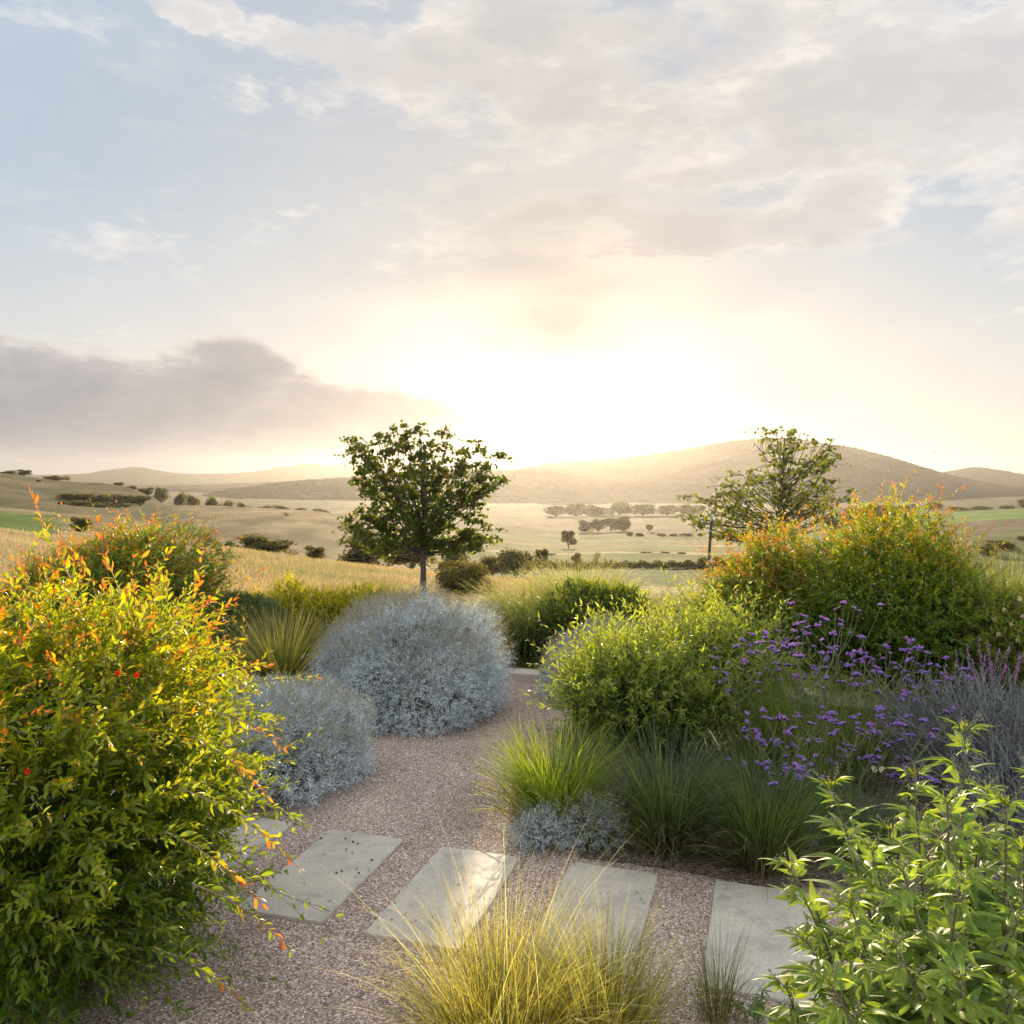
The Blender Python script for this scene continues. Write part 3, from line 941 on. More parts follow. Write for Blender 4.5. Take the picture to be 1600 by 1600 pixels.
# ------------------------------------------------------------------ grasses
def blades(mb, base, n, r0, H, th, droop, wid, c0, c1, c2, k=7, squash=1.0, phis=None, lean=(0, 0), hvar=0.35, zmin=0.0):
    """n arching blades from a tuft: tilt th, extra bend droop (radians)"""
    ph = rng.uniform(0, 2 * math.pi, n) if phis is None else phis
    rr = r0 * np.sqrt(rng.random(n))
    p = np.stack([base[0] + rr * np.cos(ph) + rng.normal(0, r0 * 0.2, n), base[1] + rr * np.sin(ph) * squash + rng.normal(0, r0 * 0.2, n), np.full(n, base[2])], 1)
    L = H * rng.uniform(1 - hvar, 1 + hvar * 0.4, n)
    t0 = np.abs(rng.normal(0, 1, n)) * th * 0.55 + th * 0.45 * (rr / max(r0, 1e-6))
    dr = droop * rng.uniform(0.3, 1.4, n)
    az_ = ph + rng.normal(0, 0.5, n)
    pts = [p]
    for i in range(1, k):
        t = (i - 0.5) / (k - 1)
        a = np.minimum(t0 + dr * t ** 1.7, 2.5)
        st = np.stack([np.sin(a) * np.cos(az_) + lean[0], np.sin(a) * np.sin(az_) + lean[1], np.cos(a)], 1)
        pts.append(pts[-1] + st * (L / (k - 1))[:, None])
    Pn = np.stack(pts, 1)
    Pn[..., 2] = np.maximum(Pn[..., 2], zmin + 0.01)
    side = np.stack([-np.sin(az_), np.cos(az_), np.zeros(n)], 1) + rng.normal(0, 0.5, (n, 3))
    t = np.linspace(0, 1, k)
    W = wid * rng.uniform(0.6, 1.3, (n, 1)) * (1 - 0.9 * t[None] ** 2.2)
    r = rng.random((n, 1))
    C = np.where(t[None, :, None] < 0.5, lerp(c0, c1, np.clip(t * 2, 0, 1))[None], lerp(c1, c2, np.clip(t * 2 - 1, 0, 1))[None]) * (0.5 + 1.0 * r[..., None])
    mb.ribbons(Pn, W, nrm(side), C)
    return Pn


def seed_heads(mb, Pn, frac, n_each, size, col):
    sel = Pn[rng.random(len(Pn)) < frac]
    a, b = sel[:, -3], sel[:, -1]
    t = rng.random((len(sel), n_each))
    O = (a[:, None] * (1 - t[..., None]) + b[:, None] * t[..., None]).reshape(-1, 3)
    X = np.repeat((b - a)[:, None], n_each, 1).reshape(-1, 3)
    X = nrm(X) + rng.normal(0, 0.45, X.shape)
    mb.inst(L_LINE, O, X, unit(len(O)), rng.uniform(0.6, 1.3, len(O)) * size, np.tile(np.asarray(col), (len(O), 1)))


def grass(label, base, parts, heads=None, name='grass_clump', group=None, mat=None):
    o = thing(name, label, 'grass clump', base, group)
    mb = MB()
    keep = None
    for kw in parts:
        pn = blades(mb, base, **kw)
        keep = pn if keep is None else keep
    if heads:
        seed_heads(mb, keep, *heads)
    mb.build('blades', mat or M_GRASS, o)
    return o


GRP = 'clumps of ornamental grass along the bed edge'
# golden fine-bladed grass in the foreground
gb = np.array((-0.06, 3.66, 0.0))
HEAD = (0.42, 0.32, 0.16)
grass('golden fine-bladed grass clump in the foreground in front of the slabs', gb, [
    dict(n=520, r0=0.24, H=0.66, th=0.40, droop=0.7, wid=0.0030, c0=(0.16, 0.12, 0.03), c1=(0.25, 0.24, 0.055), c2=(0.44, 0.38, 0.17)),
    dict(n=420, r0=0.26, H=0.62, th=0.8, droop=1.1, wid=0.0032, c0=(0.12, 0.11, 0.025), c1=(0.19, 0.215, 0.05), c2=(0.38, 0.35, 0.15)),
    dict(n=330, r0=0.24, H=0.40, th=0.45, droop=0.5, wid=0.0042, c0=(0.17, 0.12, 0.03), c1=(0.23, 0.20, 0.04), c2=(0.28, 0.28, 0.06)),
    dict(n=420, r0=0.25, H=0.52, th=1.2, droop=0.9, wid=0.0034, c0=(0.06, 0.07, 0.02), c1=(0.12, 0.14, 0.03), c2=(0.30, 0.27, 0.10)),
    dict(n=170, r0=0.22, H=0.92, th=0.8, droop=0.9, wid=0.0028, c0=(0.4, 0.34, 0.16), c1=(0.5, 0.42, 0.22), c2=(0.55, 0.47, 0.3))], heads=(0.15, 14, 0.014, HEAD))
grass('yellow-green fine grass clump at the right side of the golden clump', np.array((0.40, 3.7, 0.0)), [
    dict(n=520, r0=0.2, H=0.60, th=0.42, droop=0.7, wid=0.0030, c0=(0.15, 0.11, 0.03), c1=(0.20, 0.22, 0.05), c2=(0.42, 0.37, 0.16)),
    dict(n=420, r0=0.2, H=0.54, th=0.9, droop=1.0, wid=0.0034, c0=(0.08, 0.085, 0.02), c1=(0.15, 0.17, 0.035), c2=(0.32, 0.28, 0.10)),
    dict(n=260, r0=0.2, H=0.36, th=0.5, droop=0.5, wid=0.0042, c0=(0.18, 0.11, 0.02), c1=(0.26, 0.17, 0.03), c2=(0.30, 0.25, 0.05))], heads=(0.12, 12, 0.014, HEAD))
grass('wispy small grass tuft at the bottom edge of the right-hand slab', G(1120, 1590) + np.array((0, -0.03, 0)), [
    dict(n=150, r0=0.07, H=0.46, th=0.28, droop=0.4, wid=0.0026, c0=(0.12, 0.09, 0.04), c1=(0.08, 0.10, 0.03), c2=(0.20, 0.17, 0.08)),
    dict(n=160, r0=0.10, H=0.24, th=0.6, droop=0.8, wid=0.003, c0=(0.14, 0.10, 0.04), c1=(0.10, 0.11, 0.03), c2=(0.20, 0.17, 0.08))],
    heads=(0.25, 8, 0.008, (0.16, 0.12, 0.06)))
# three clumps along the bed
grass('bright yellow-green grass clump glowing at the path edge, leftmost of three', G(868, 1288), [
    dict(n=950, r0=0.22, H=0.74, th=0.40, droop=0.75, wid=0.0068, c0=(0.08, 0.09, 0.02), c1=(0.11, 0.17, 0.02), c2=(0.20, 0.24, 0.035)),
    dict(n=480, r0=0.24, H=0.74, th=0.8, droop=1.3, wid=0.006, c0=(0.09, 0.09, 0.02), c1=(0.13, 0.17, 0.025), c2=(0.26, 0.24, 0.06)),
    dict(n=110, r0=0.2, H=0.62, th=1.1, droop=1.3, wid=0.006, c0=(0.16, 0.12, 0.07), c1=(0.24, 0.19, 0.11), c2=(0.34, 0.28, 0.18), hvar=0.6),
    dict(n=140, r0=0.18, H=0.34, th=0.7, droop=1.0, wid=0.006, c0=(0.12, 0.08, 0.05), c1=(0.18, 0.13, 0.08), c2=(0.24, 0.19, 0.11), hvar=0.5)], group=GRP)
grass('dark green shaded grass clump in the middle of three along the bed', G(1042, 1322), [
    dict(n=700, r0=0.17, H=0.82, th=0.42, droop=0.75, wid=0.0072, c0=(0.10, 0.08, 0.04), c1=(0.050, 0.078, 0.032), c2=(0.085, 0.115, 0.05)),
    dict(n=420, r0=0.17, H=0.74, th=0.85, droop=1.3, wid=0.0066, c0=(0.12, 0.09, 0.05), c1=(0.055, 0.08, 0.036), c2=(0.09, 0.115, 0.05)),
    dict(n=110, r0=0.2, H=0.62, th=1.1, droop=1.3, wid=0.006, c0=(0.16, 0.12, 0.07), c1=(0.24, 0.19, 0.11), c2=(0.34, 0.28, 0.18), hvar=0.6),
    dict(n=140, r0=0.18, H=0.34, th=0.7, droop=1.0, wid=0.006, c0=(0.12, 0.08, 0.05), c1=(0.18, 0.13, 0.08), c2=(0.24, 0.19, 0.11), hvar=0.5)],
    heads=(0.01, 40, 0.02, (0.20, 0.13, 0.13)), group=GRP)
grass('dark green grass clump below the purple flowers, rightmost of three', G(1192, 1350), [
    dict(n=800, r0=0.16, H=0.76, th=0.38, droop=0.75, wid=0.006, c0=(0.12, 0.08, 0.05), c1=(0.050, 0.082, 0.028), c2=(0.085, 0.125, 0.045)),
    dict(n=350, r0=0.16, H=0.68, th=0.8, droop=1.1, wid=0.007, c0=(0.12, 0.08, 0.05), c1=(0.05, 0.10, 0.03), c2=(0.10, 0.14, 0.05)),
    dict(n=110, r0=0.2, H=0.62, th=1.1, droop=1.3, wid=0.006, c0=(0.16, 0.12, 0.07), c1=(0.24, 0.19, 0.11), c2=(0.34, 0.28, 0.18), hvar=0.6),
    dict(n=140, r0=0.18, H=0.34, th=0.7, droop=1.0, wid=0.006, c0=(0.12, 0.08, 0.05), c1=(0.18, 0.13, 0.08), c2=(0.24, 0.19, 0.11), hvar=0.5)], group=GRP)
grass('low green grass clump in the shade behind the palmate-leaved shrub', G(1345, 1345), [
    dict(n=700, r0=0.2, H=0.5, th=0.5, droop=0.8, wid=0.005, c0=(0.07, 0.08, 0.03), c1=(0.05, 0.09, 0.03), c2=(0.08, 0.12, 0.04))])
# big grasses behind the kerb
grass('large arching green grass mound behind the kerb and lawn', np.array((0.30, 11.7, 0.07)), [
    dict(n=4200, r0=0.34, H=1.20, th=0.62, droop=1.5, wid=0.007, c0=(0.05, 0.07, 0.02), c1=(0.10, 0.14, 0.045), c2=(0.20, 0.21, 0.10), k=8),
    dict(n=1500, r0=0.30, H=0.95, th=1.0, droop=1.5, wid=0.007, c0=(0.05, 0.07, 0.02), c1=(0.09, 0.13, 0.04), c2=(0.19, 0.20, 0.09), k=8)],
    heads=(0.12, 16, 0.02, (0.32, 0.28, 0.16)))
grass('tall upright pale-tipped grass rising behind the dark green bush', np.array((1.0, 12.3, 0.07)), [
    dict(n=2400, r0=0.34, H=1.28, th=0.42, droop=0.9, wid=0.007, c0=(0.06, 0.08, 0.02), c1=(0.13, 0.16, 0.05), c2=(0.28, 0.27, 0.14), k=8)],
    heads=(0.25, 18, 0.022, (0.42, 0.38, 0.24)))
for (px, py, D, lab) in ((1050, 952, 15.5, 'low blue-grey grass clump at the garden edge, left of the stake'), (1095, 950, 15.0, 'low blue-grey grass clump with pale plumes at the stake foot')):
    b = P(px, py, D); b[2] = gz(px, D)
    grass(lab, b, [dict(n=1600, r0=0.35, H=EYE - (925 - HOR) * D / FPX - b[2], th=0.6, droop=1.1, wid=0.009, c0=(0.05, 0.06, 0.03), c1=(0.09, 0.11, 0.06), c2=(0.16, 0.17, 0.11))],
          heads=(0.02, 20, 0.03, (0.5, 0.44, 0.32)))
pb = P(1170, 960, 12.6); pb[2] = 0.05
grass('pale feathery plumes of grass leaning beside the stake', pb, [
    dict(n=260, r0=0.3, H=1.15, th=0.5, droop=0.7, wid=0.005, c0=(0.10, 0.10, 0.04), c1=(0.2, 0.18, 0.08), c2=(0.5, 0.42, 0.28), lean=(-0.25, 0))], heads=(0.3, 26, 0.022, (0.6, 0.5, 0.36)))
fb = P(1572, 1000, 9.6); fb[2] = 0.0
grass('tall yellow-green grass clump behind the cream-flowered shrub', fb + np.array((0.2, 0.5, 0)), [
    dict(n=1800, r0=0.5, H=1.62, th=0.3, droop=0.5, wid=0.007, c0=(0.06, 0.08, 0.02), c1=(0.12, 0.15, 0.03), c2=(0.24, 0.24, 0.08))], heads=(0.06, 14, 0.022, (0.4, 0.34, 0.2)))
# spiky plant left of the big silver mound
sp = G(468, 1070); sp = np.array((-2.50, 9.0, 0))
o = thing('spiky_plant', 'spiky yellow-green rosette plant tucked against the big silver mound', 'plant', sp)
mb = MB(); blades(mb, sp + np.array((0, 0, 0.25)), 520, 0.08, 0.92, 0.95, 0.12, 0.014, (0.10, 0.10, 0.03), (0.16, 0.16, 0.045), (0.30, 0.26, 0.10), hvar=0.15, zmin=0.02)
mb.build('leaves', M_GRASS, o)
mb = MB(); mb.tubes(np.array([[sp, sp + (0, 0, 0.28)]]).reshape(1, 2, 3), np.array([[0.07, 0.06]]), np.array((0.2, 0.15, 0.08)), 8); mb.build('stem', M_BARK, o)


# ------------------------------------------------------------------ silver cushion plants
def silver_mound(label, c, rad, ntuft, nstalk, front=0.55, leafsz=0.036, stalk=(0.10, 0.2), stalk_from=0.5, zmin=-0.35, headcol=(0.34, 0.29, 0.17), lobes=0.12, gap=0.0):
    base = (c[0], c[1], 0)
    o = thing('silver_bush', label, 'bush', base, 'silver-leaved cushion bushes')
    lob = lobe_fn(130, lobes * 1.4, 60.0)
    mb, st, tw = MB(), MB(), MB()
    S, d, f = shell_points(c, rad, ntuft, (0.80, 0.97), lob, zmin, front)
    ok = S[:, 2] > 0.015
    S, d = S[ok], d[ok]
    D = nrm(d + np.array((0, 0, 0.25)) + rng.normal(0, 0.42, d.shape))
    N, k = len(S), 9
    L = rng.uniform(0.05, 0.15, N)
    Pn = along(S, D, L, k, 0.05, rng.normal(0, 0.15, (N, 3)))
    ph = np.arange(k)[None] * 2.4 + rng.uniform(0, 6.3, (N, 1))
    ref = nrm(rng.normal(0, 1, (N, 3))); A = nrm(np.cross(D, ref)); Bq = np.cross(D, A)
    al = rng.normal(0.85, 0.2, (N, k))
    X = D[:, None] * np.cos(al)[..., None] + (A[:, None] * np.cos(ph)[..., None] + Bq[:, None] * np.sin(ph)[..., None]) * np.sin(al)[..., None]
    sz = leafsz * rng.uniform(0.7, 1.3, (N, k))
    cc = lerp((0.52, 0.60, 0.64), (0.82, 0.88, 0.92), np.clip(rng.random((N, k)) * 0.6 + 0.4 * rng.random((N, 1)), 0, 1))
    mb.inst(L_LINE, Pn.reshape(-1, 3), X.reshape(-1, 3), unit(N * k), sz.ravel(), cc.reshape(-1, 3))
    q = [0, k // 2, k - 1]
    tw.tubes(Pn[:, q] - D[:, None] * np.array((0.05, 0, 0))[None, :, None], np.tile([0.0018, 0.0014, 0.0008], (N, 1)), np.array((0.36, 0.38, 0.37)), 3)
    mb.build('foliage', M_SILVER, o)
    # woody base
    if rad[0] > 0.4:
        arms(tw, base, S[S[:, 2] < c[2] + 0.4 * rad[2]], 0.012, (0.10, 0.08, 0.07), 90, 0.15)
    # darker inner mass of leaves keeps the cushion opaque
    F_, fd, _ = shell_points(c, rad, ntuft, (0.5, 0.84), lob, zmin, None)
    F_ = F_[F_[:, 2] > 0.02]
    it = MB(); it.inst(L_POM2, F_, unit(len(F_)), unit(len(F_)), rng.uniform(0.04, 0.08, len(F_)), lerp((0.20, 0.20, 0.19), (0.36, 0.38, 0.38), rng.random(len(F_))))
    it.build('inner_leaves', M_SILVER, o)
    if nstalk:
        S2, d2, _ = shell_points(c, rad, nstalk * 3, (0.93, 1.0), lob, 0.0, front)
        up = d2[:, 2] + rng.normal(0, 0.16, len(d2))
        S2, d2 = S2[up > stalk_from], d2[up > stalk_from]
        D2 = nrm(d2 + np.array((0, 0, 0.7)) + rng.normal(0, 0.25, d2.shape))
        L2 = rng.uniform(*stalk, len(S2))
        Pq = along(S2, D2, L2, 4, 0.08, rng.normal(0, 0.1, (len(S2), 3)))
        st.tubes(Pq, np.tile([0.0012, 0.0011, 0.001, 0.0008], (len(S2), 1)), np.array((0.50, 0.50, 0.42)), 3)
        tip = Pq[:, -1]
        m_ = 9
        O = np.repeat(tip, m_, 0) + rng.normal(0, 0.010, (len(tip) * m_, 3))
        st.inst((ov, of), O, unit(len(O)), unit(len(O)), rng.uniform(0.0022, 0.0048, len(O)), lerp(np.array(headcol) * 0.8, np.array(headcol) * 1.4, rng.random(len(O))))
        m2 = 5
        O = np.repeat(tip, m2, 0) - np.repeat(D2, m2, 0) * rng.uniform(0, 0.06, (len(tip) * m2, 1))
        st.inst(L_LINE, O, np.repeat(D2, m2, 0) + rng.normal(0, 0.6, (len(O), 3)), unit(len(O)), rng.uniform(0.012, 0.024, len(O)), lerp((0.36, 0.39, 0.38), (0.55, 0.57, 0.54), rng.random(len(O))))
        st.build('flower_stalks', M_SILVER, o)
    tw.build('twigs', M_STEM, o)
    return o


silver_mound('large silver-blue cushion bush below the single-trunk tree at the path', (-1.14, 9.0, 0.18), (1.06, 1.05, 0.97), 10500, 2400)
silver_mound('silver-blue cushion bush spreading at the left, half behind the near bush', (-2.15, 7.0, 0.10), (0.93, 0.85, 0.62), 6000, 1700, stalk_from=0.3, stalk=(0.07, 0.14), headcol=(0.46, 0.42, 0.27))
silver_mound('pale silver bush mostly hidden behind the green shrub beside the kerb', (1.12, 9.75, 0.12), (0.74, 0.7, 0.68), 4200, 1300, stalk_from=0.2, stalk=(0.07, 0.14))
silver_mound('tiny silver sprig at the foot of the bright grass, left one', np.append(G(848, 1322)[:2], 0.04), (0.17, 0.11, 0.17), 330, 30, leafsz=0.026)
silver_mound('tiny silver sprig at the foot of the bright grass, right one', np.append(G(925, 1318)[:2], 0.04), (0.20, 0.11, 0.19), 330, 60, leafsz=0.026)

# ------------------------------------------------------------------ pomegranate bushes
PG = 'pomegranate bushes with orange new growth'
pom_bush('huge near pomegranate bush filling the left foreground, glossy yellow-green leaves and orange tips', (-2.60, 4.15, 0.84), (1.18, 1.22, 0.94), 2600, (0.20, 0.55), L_POM, 0.064, 0.0235, PG,
         front=0.65, fill=9000, hstart=0.66, orange=1.1, tfrom=0.66, ystart=0.36, lobes=0.13, shell=(0.6, 0.93), zmin=-0.95, ncane=90,
         red=[P(45, 1205, 3.05), P(185, 1052, 3.6), P(215, 1055, 3.5)],
         extra=[(P(110, 905, 3.9), P(32, 772, 3.9), 0.05), (P(215, 985, 3.7), P(262, 888, 3.7), 0.1), (P(250, 1000, 3.7), P(330, 940, 3.7), 0.1),
                (P(330, 1060, 3.9), P(425, 1035, 3.9), 0.25), (P(330, 1110, 3.7), P(430, 1165, 3.7), 0.3), (P(280, 1230, 3.5), P(445, 1340, 3.5), 0.3),
                (P(300, 1380, 3.5), P(440, 1470, 3.5), 0.3), (P(200, 960, 3.8), P(165, 870, 3.8), 0.05), (P(60, 930, 3.8), P(95, 855, 3.8), 0.05),
                (P(300, 1150, 3.6), P(405, 1235, 3.6), 0.3), (P(260, 1300, 3.4), P(390, 1400, 3.4), 0.3), (P(240, 1480, 3.4), P(365, 1560, 3.4), 0.3)])
pom_bush('rounded pomegranate bush in the left middle distance behind the huge near one', (-4.80, 9.4, 0.95), (1.42, 1.05, 1.02), 5200, (0.12, 0.42), L_POM2, 0.060, 0.026, PG, front=0.5, fill=14000, hstart=0.5, lobes=0.22, orange=1.4, ystart=0.72, tfrom=0.58,
         extra=[(P(130, 830, 9.0), P(92, 805, 9.0), 0.0), (P(225, 830, 9.0), P(226, 806, 9.0), 0), (P(300, 860, 9.0), P(328, 838, 9.0), 0.1), (P(140, 830, 9.0), P(133, 802, 9.0), 0)])
pom_bush('lower pomegranate bush on the right, orange top, in front of the thin tree', (3.15, 9.9, 0.75), (0.90, 0.85, 0.98), 2100, (0.12, 0.5), L_POM2, 0.062, 0.026, PG, front=0.5, fill=9000, hstart=0.52, lobes=0.34, orange=1.35, ystart=0.62, tfrom=0.5, outw=0.65, upw=0.8,
         red=[P(1166, 938, 9.2)], extra=[(P(1190, 870, 9.4), P(1168, 838, 9.4), 0.05), (P(1240, 860, 9.4), P(1225, 828, 9.4), 0)])
pom_bush('tall wide pomegranate bush at the right with one shoot rising above it', (4.45, 9.35, 0.85), (1.02, 0.95, 1.02), 2700, (0.12, 0.55), L_POM2, 0.062, 0.026, PG, front=0.5, fill=12000, hstart=0.72, lobes=0.34, orange=1.3, ystart=0.66, tfrom=0.55, outw=0.65, upw=0.8,
         red=[P(1495, 998, 8.5), P(1422, 1001, 8.5)],
         extra=[(P(1490, 860, 9.1), P(1442, 768, 9.1), 0.05), (P(1500, 860, 9.1), P(1485, 790, 9.1), 0.05), (P(1500, 860, 9.0), P(1533, 815, 9.0), 0.1), (P(1500, 850, 9.1), P(1510, 805, 9.1), 0.05),
                (P(1350, 850, 9.1), P(1312, 798, 9.1), 0.05), (P(1360, 860, 9.0), P(1343, 812, 9.0), 0.0), (P(1400, 860, 9.1), P(1390, 808, 9.1), 0), (P(1480, 840, 9.0), P(1462, 785, 9.0), 0.02)])


# ------------------------------------------------------------------ other leafy shrubs
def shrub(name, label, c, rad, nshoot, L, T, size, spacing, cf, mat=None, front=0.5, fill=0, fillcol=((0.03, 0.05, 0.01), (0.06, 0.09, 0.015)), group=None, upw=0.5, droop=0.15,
          ang=0.8, lobes=0.15, shell=(0.6, 0.95), zmin=-0.7, ncane=40, tipscale=0.6, pair=True, base_z=0.0, bud=0, budcol=(0.3, 0.27, 0.15), outw=0.8, stemcol=(0.17, 0.12, 0.08), nl=16):
    base = (c[0], c[1], base_z)
    o = thing(name, label, 'shrub', base, group)
    lob = lobe_fn(nl + 10, lobes * 1.6, 9.0)
    mb, tw, br = MB(), MB(), MB()
    S, d, f = shell_points(c, rad, nshoot, shell, lob, zmin, front)
    ok = S[:, 2] > base_z + 0.03
    S, d = S[ok], d[ok]
    D = nrm(d * outw + np.array((0, 0, upw)) + rng.normal(0, 0.3, d.shape))
    Ls = rng.uniform(L[0], L[1], len(S))
    Pn = shoots_leaves(mb, tw, S, D, Ls, T, size, spacing, cf, droop, ang=ang, zlo=base_z, ztop=c[2] + rad[2], pair=pair, tipscale=tipscale, twcol=stemcol)
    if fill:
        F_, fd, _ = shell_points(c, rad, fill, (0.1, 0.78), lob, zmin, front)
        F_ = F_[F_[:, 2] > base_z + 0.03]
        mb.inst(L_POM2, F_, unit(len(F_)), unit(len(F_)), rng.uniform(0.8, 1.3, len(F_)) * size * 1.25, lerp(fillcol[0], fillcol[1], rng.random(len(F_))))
    arms(br, base, S, 0.012, stemcol, ncane)
    mb.build('foliage', mat or M_LEAF, o)
    tw.build('twigs', M_STEM, o); br.build('branches', M_BARK, o)
    if bud:
        tip = Pn[Pn[:, -1, 2] > c[2]][:, -3:]
        bb = MB()
        O = np.repeat(tip.mean(1), bud, 0) + rng.normal(0, 0.013, (len(tip) * bud, 3)) + np.repeat((tip[:, -1] - tip[:, 0]), bud, 0) * rng.uniform(-0.5, 1.6, (len(tip) * bud, 1))
        bb.inst((ov, of), O, unit(len(O)), unit(len(O)), rng.uniform(0.0025, 0.0055, len(O)), lerp(np.array(budcol) * 0.7, np.array(budcol) * 1.3, rng.random(len(O))))
        bb.build('buds', M_SILVER, o)
    return o


cf_ch = two_cols((0.060, 0.105, 0.022), (0.140, 0.200, 0.042), (0.19, 0.23, 0.045), 0.5)
shrub('chaste_shrub', 'broad leafy green shrub with budding tips beside the path, left of the purple flowers', (1.18, 7.75, 0.42), (0.66, 0.66, 0.52), 700, (0.2, 0.75), L_LANCE2, 0.098, 0.036, cf_ch, M_CHASTE,
      front=0.5, fill=4500, upw=1.15, ang=0.95, bud=9, lobes=0.24)
shrub('chaste_shrub', 'paler leafy green shrub in front of the lower orange-topped pomegranate', (2.05, 8.3, 0.45), (0.62, 0.6, 0.58), 560, (0.2, 0.75), L_LANCE2, 0.092, 0.036, cf_ch, M_CHASTE,
      front=0.5, fill=3000, upw=1.15, ang=0.95, bud=9, lobes=0.24)
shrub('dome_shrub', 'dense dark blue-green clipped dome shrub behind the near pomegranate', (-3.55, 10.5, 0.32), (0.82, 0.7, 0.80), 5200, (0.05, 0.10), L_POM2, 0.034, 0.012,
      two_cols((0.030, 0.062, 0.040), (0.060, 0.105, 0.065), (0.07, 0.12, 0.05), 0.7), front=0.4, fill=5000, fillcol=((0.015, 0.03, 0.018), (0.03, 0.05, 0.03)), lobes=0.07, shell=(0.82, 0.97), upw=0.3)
cf_h = two_cols((0.08, 0.13, 0.012), (0.15, 0.20, 0.015), (0.32, 0.29, 0.015), 0.45)  # yellow-green leaves, brightened in the colour to stand in for sun from behind
for (px, D, r, zt, lab) in ((412, 12.6, 0.42, 0.82, 'low yellow-green hedge shrub next to the dark dome, leftmost of the hedge'), (460, 12.7, 0.48, 0.98, 'bright yellow-green hedge shrub, second from the dark dome'),
                            (520, 12.6, 0.50, 0.90, 'bright yellow-green hedge shrub in the middle of the hedge behind the spiky plant'), (575, 12.5, 0.48, 0.92, 'yellow-tipped hedge shrub behind the top left of the big silver mound'),
                            (622, 12.5, 0.42, 0.80, 'small yellow-green hedge shrub touching the tree trunk side of the silver mound')):
    x = (px - 800) * D / FPX
    shrub('hedge_shrub', lab, (x, D, 0.3), (r, 0.5, zt - 0.3 - 0.08), 1100, (0.10, 0.22), L_POM2, 0.042, 0.015, cf_h, front=0.4, fill=1800, upw=1.3, droop=0.0, ang=0.65, lobes=0.14, group='yellow-green hedge shrubs')
shrub('pine_like_bush', 'dense dark green fine-leaved bush overlapping the large arching grass', (1.22, 10.95, 0.50), (0.68, 0.5, 0.60), 1900, (0.10, 0.24), L_POM2, 0.050, 0.015,
      two_cols((0.030, 0.062, 0.010), (0.070, 0.110, 0.014), (0.12, 0.16, 0.02), 0.7), front=0.4, fill=5000, upw=0.6, ang=0.6, lobes=0.26)
shrub('tan_shrub', 'small tan-green shrub at the kerb behind the right side of the big silver mound', (-0.22, 10.7, 0.3), (0.26, 0.28, 0.38), 900, (0.05, 0.12), L_POM2, 0.022, 0.010,
      two_cols((0.12, 0.12, 0.05), (0.24, 0.21, 0.10)), front=0.6, fill=900, fillcol=((0.1, 0.09, 0.04), (0.16, 0.14, 0.07)), lobes=0.2)
cream = shrub('flowering_shrub', 'yellow-green shrub with cream flowers at the right edge behind the pink spikes', (5.35, 8.6, 0.55), (0.72, 0.6, 0.75), 1500, (0.15, 0.34), L_LANCE2, 0.055, 0.022,
              two_cols((0.05, 0.09, 0.014), (0.12, 0.16, 0.02), (0.2, 0.21, 0.03), 0.6), M_CHASTE, front=0.5, fill=3000, lobes=0.2)


def cream_flower(parent, p):
    mb = MB()
    n = 8
    a = np.arange(n) * 2.4
    X = np.stack([np.cos(a), -0.4 + 0 * a, np.sin(a)], 1)
    mb.inst(FLOWER_T, np.repeat(p[None], n, 0), X, unit(n), rng.uniform(0.02, 0.035, n), lerp((0.5, 0.38, 0.18), (0.62, 0.52, 0.32), rng.random(n)))
    mb.build('flower', M_PETAL, parent)


for px, py in ((1592, 935), (1580, 975), (1560, 992), (1597, 962), (1568, 952), (1590, 1000), (1575, 1015), (1553, 968)):
    cream_flower(cream, P(px, py, 8.05))


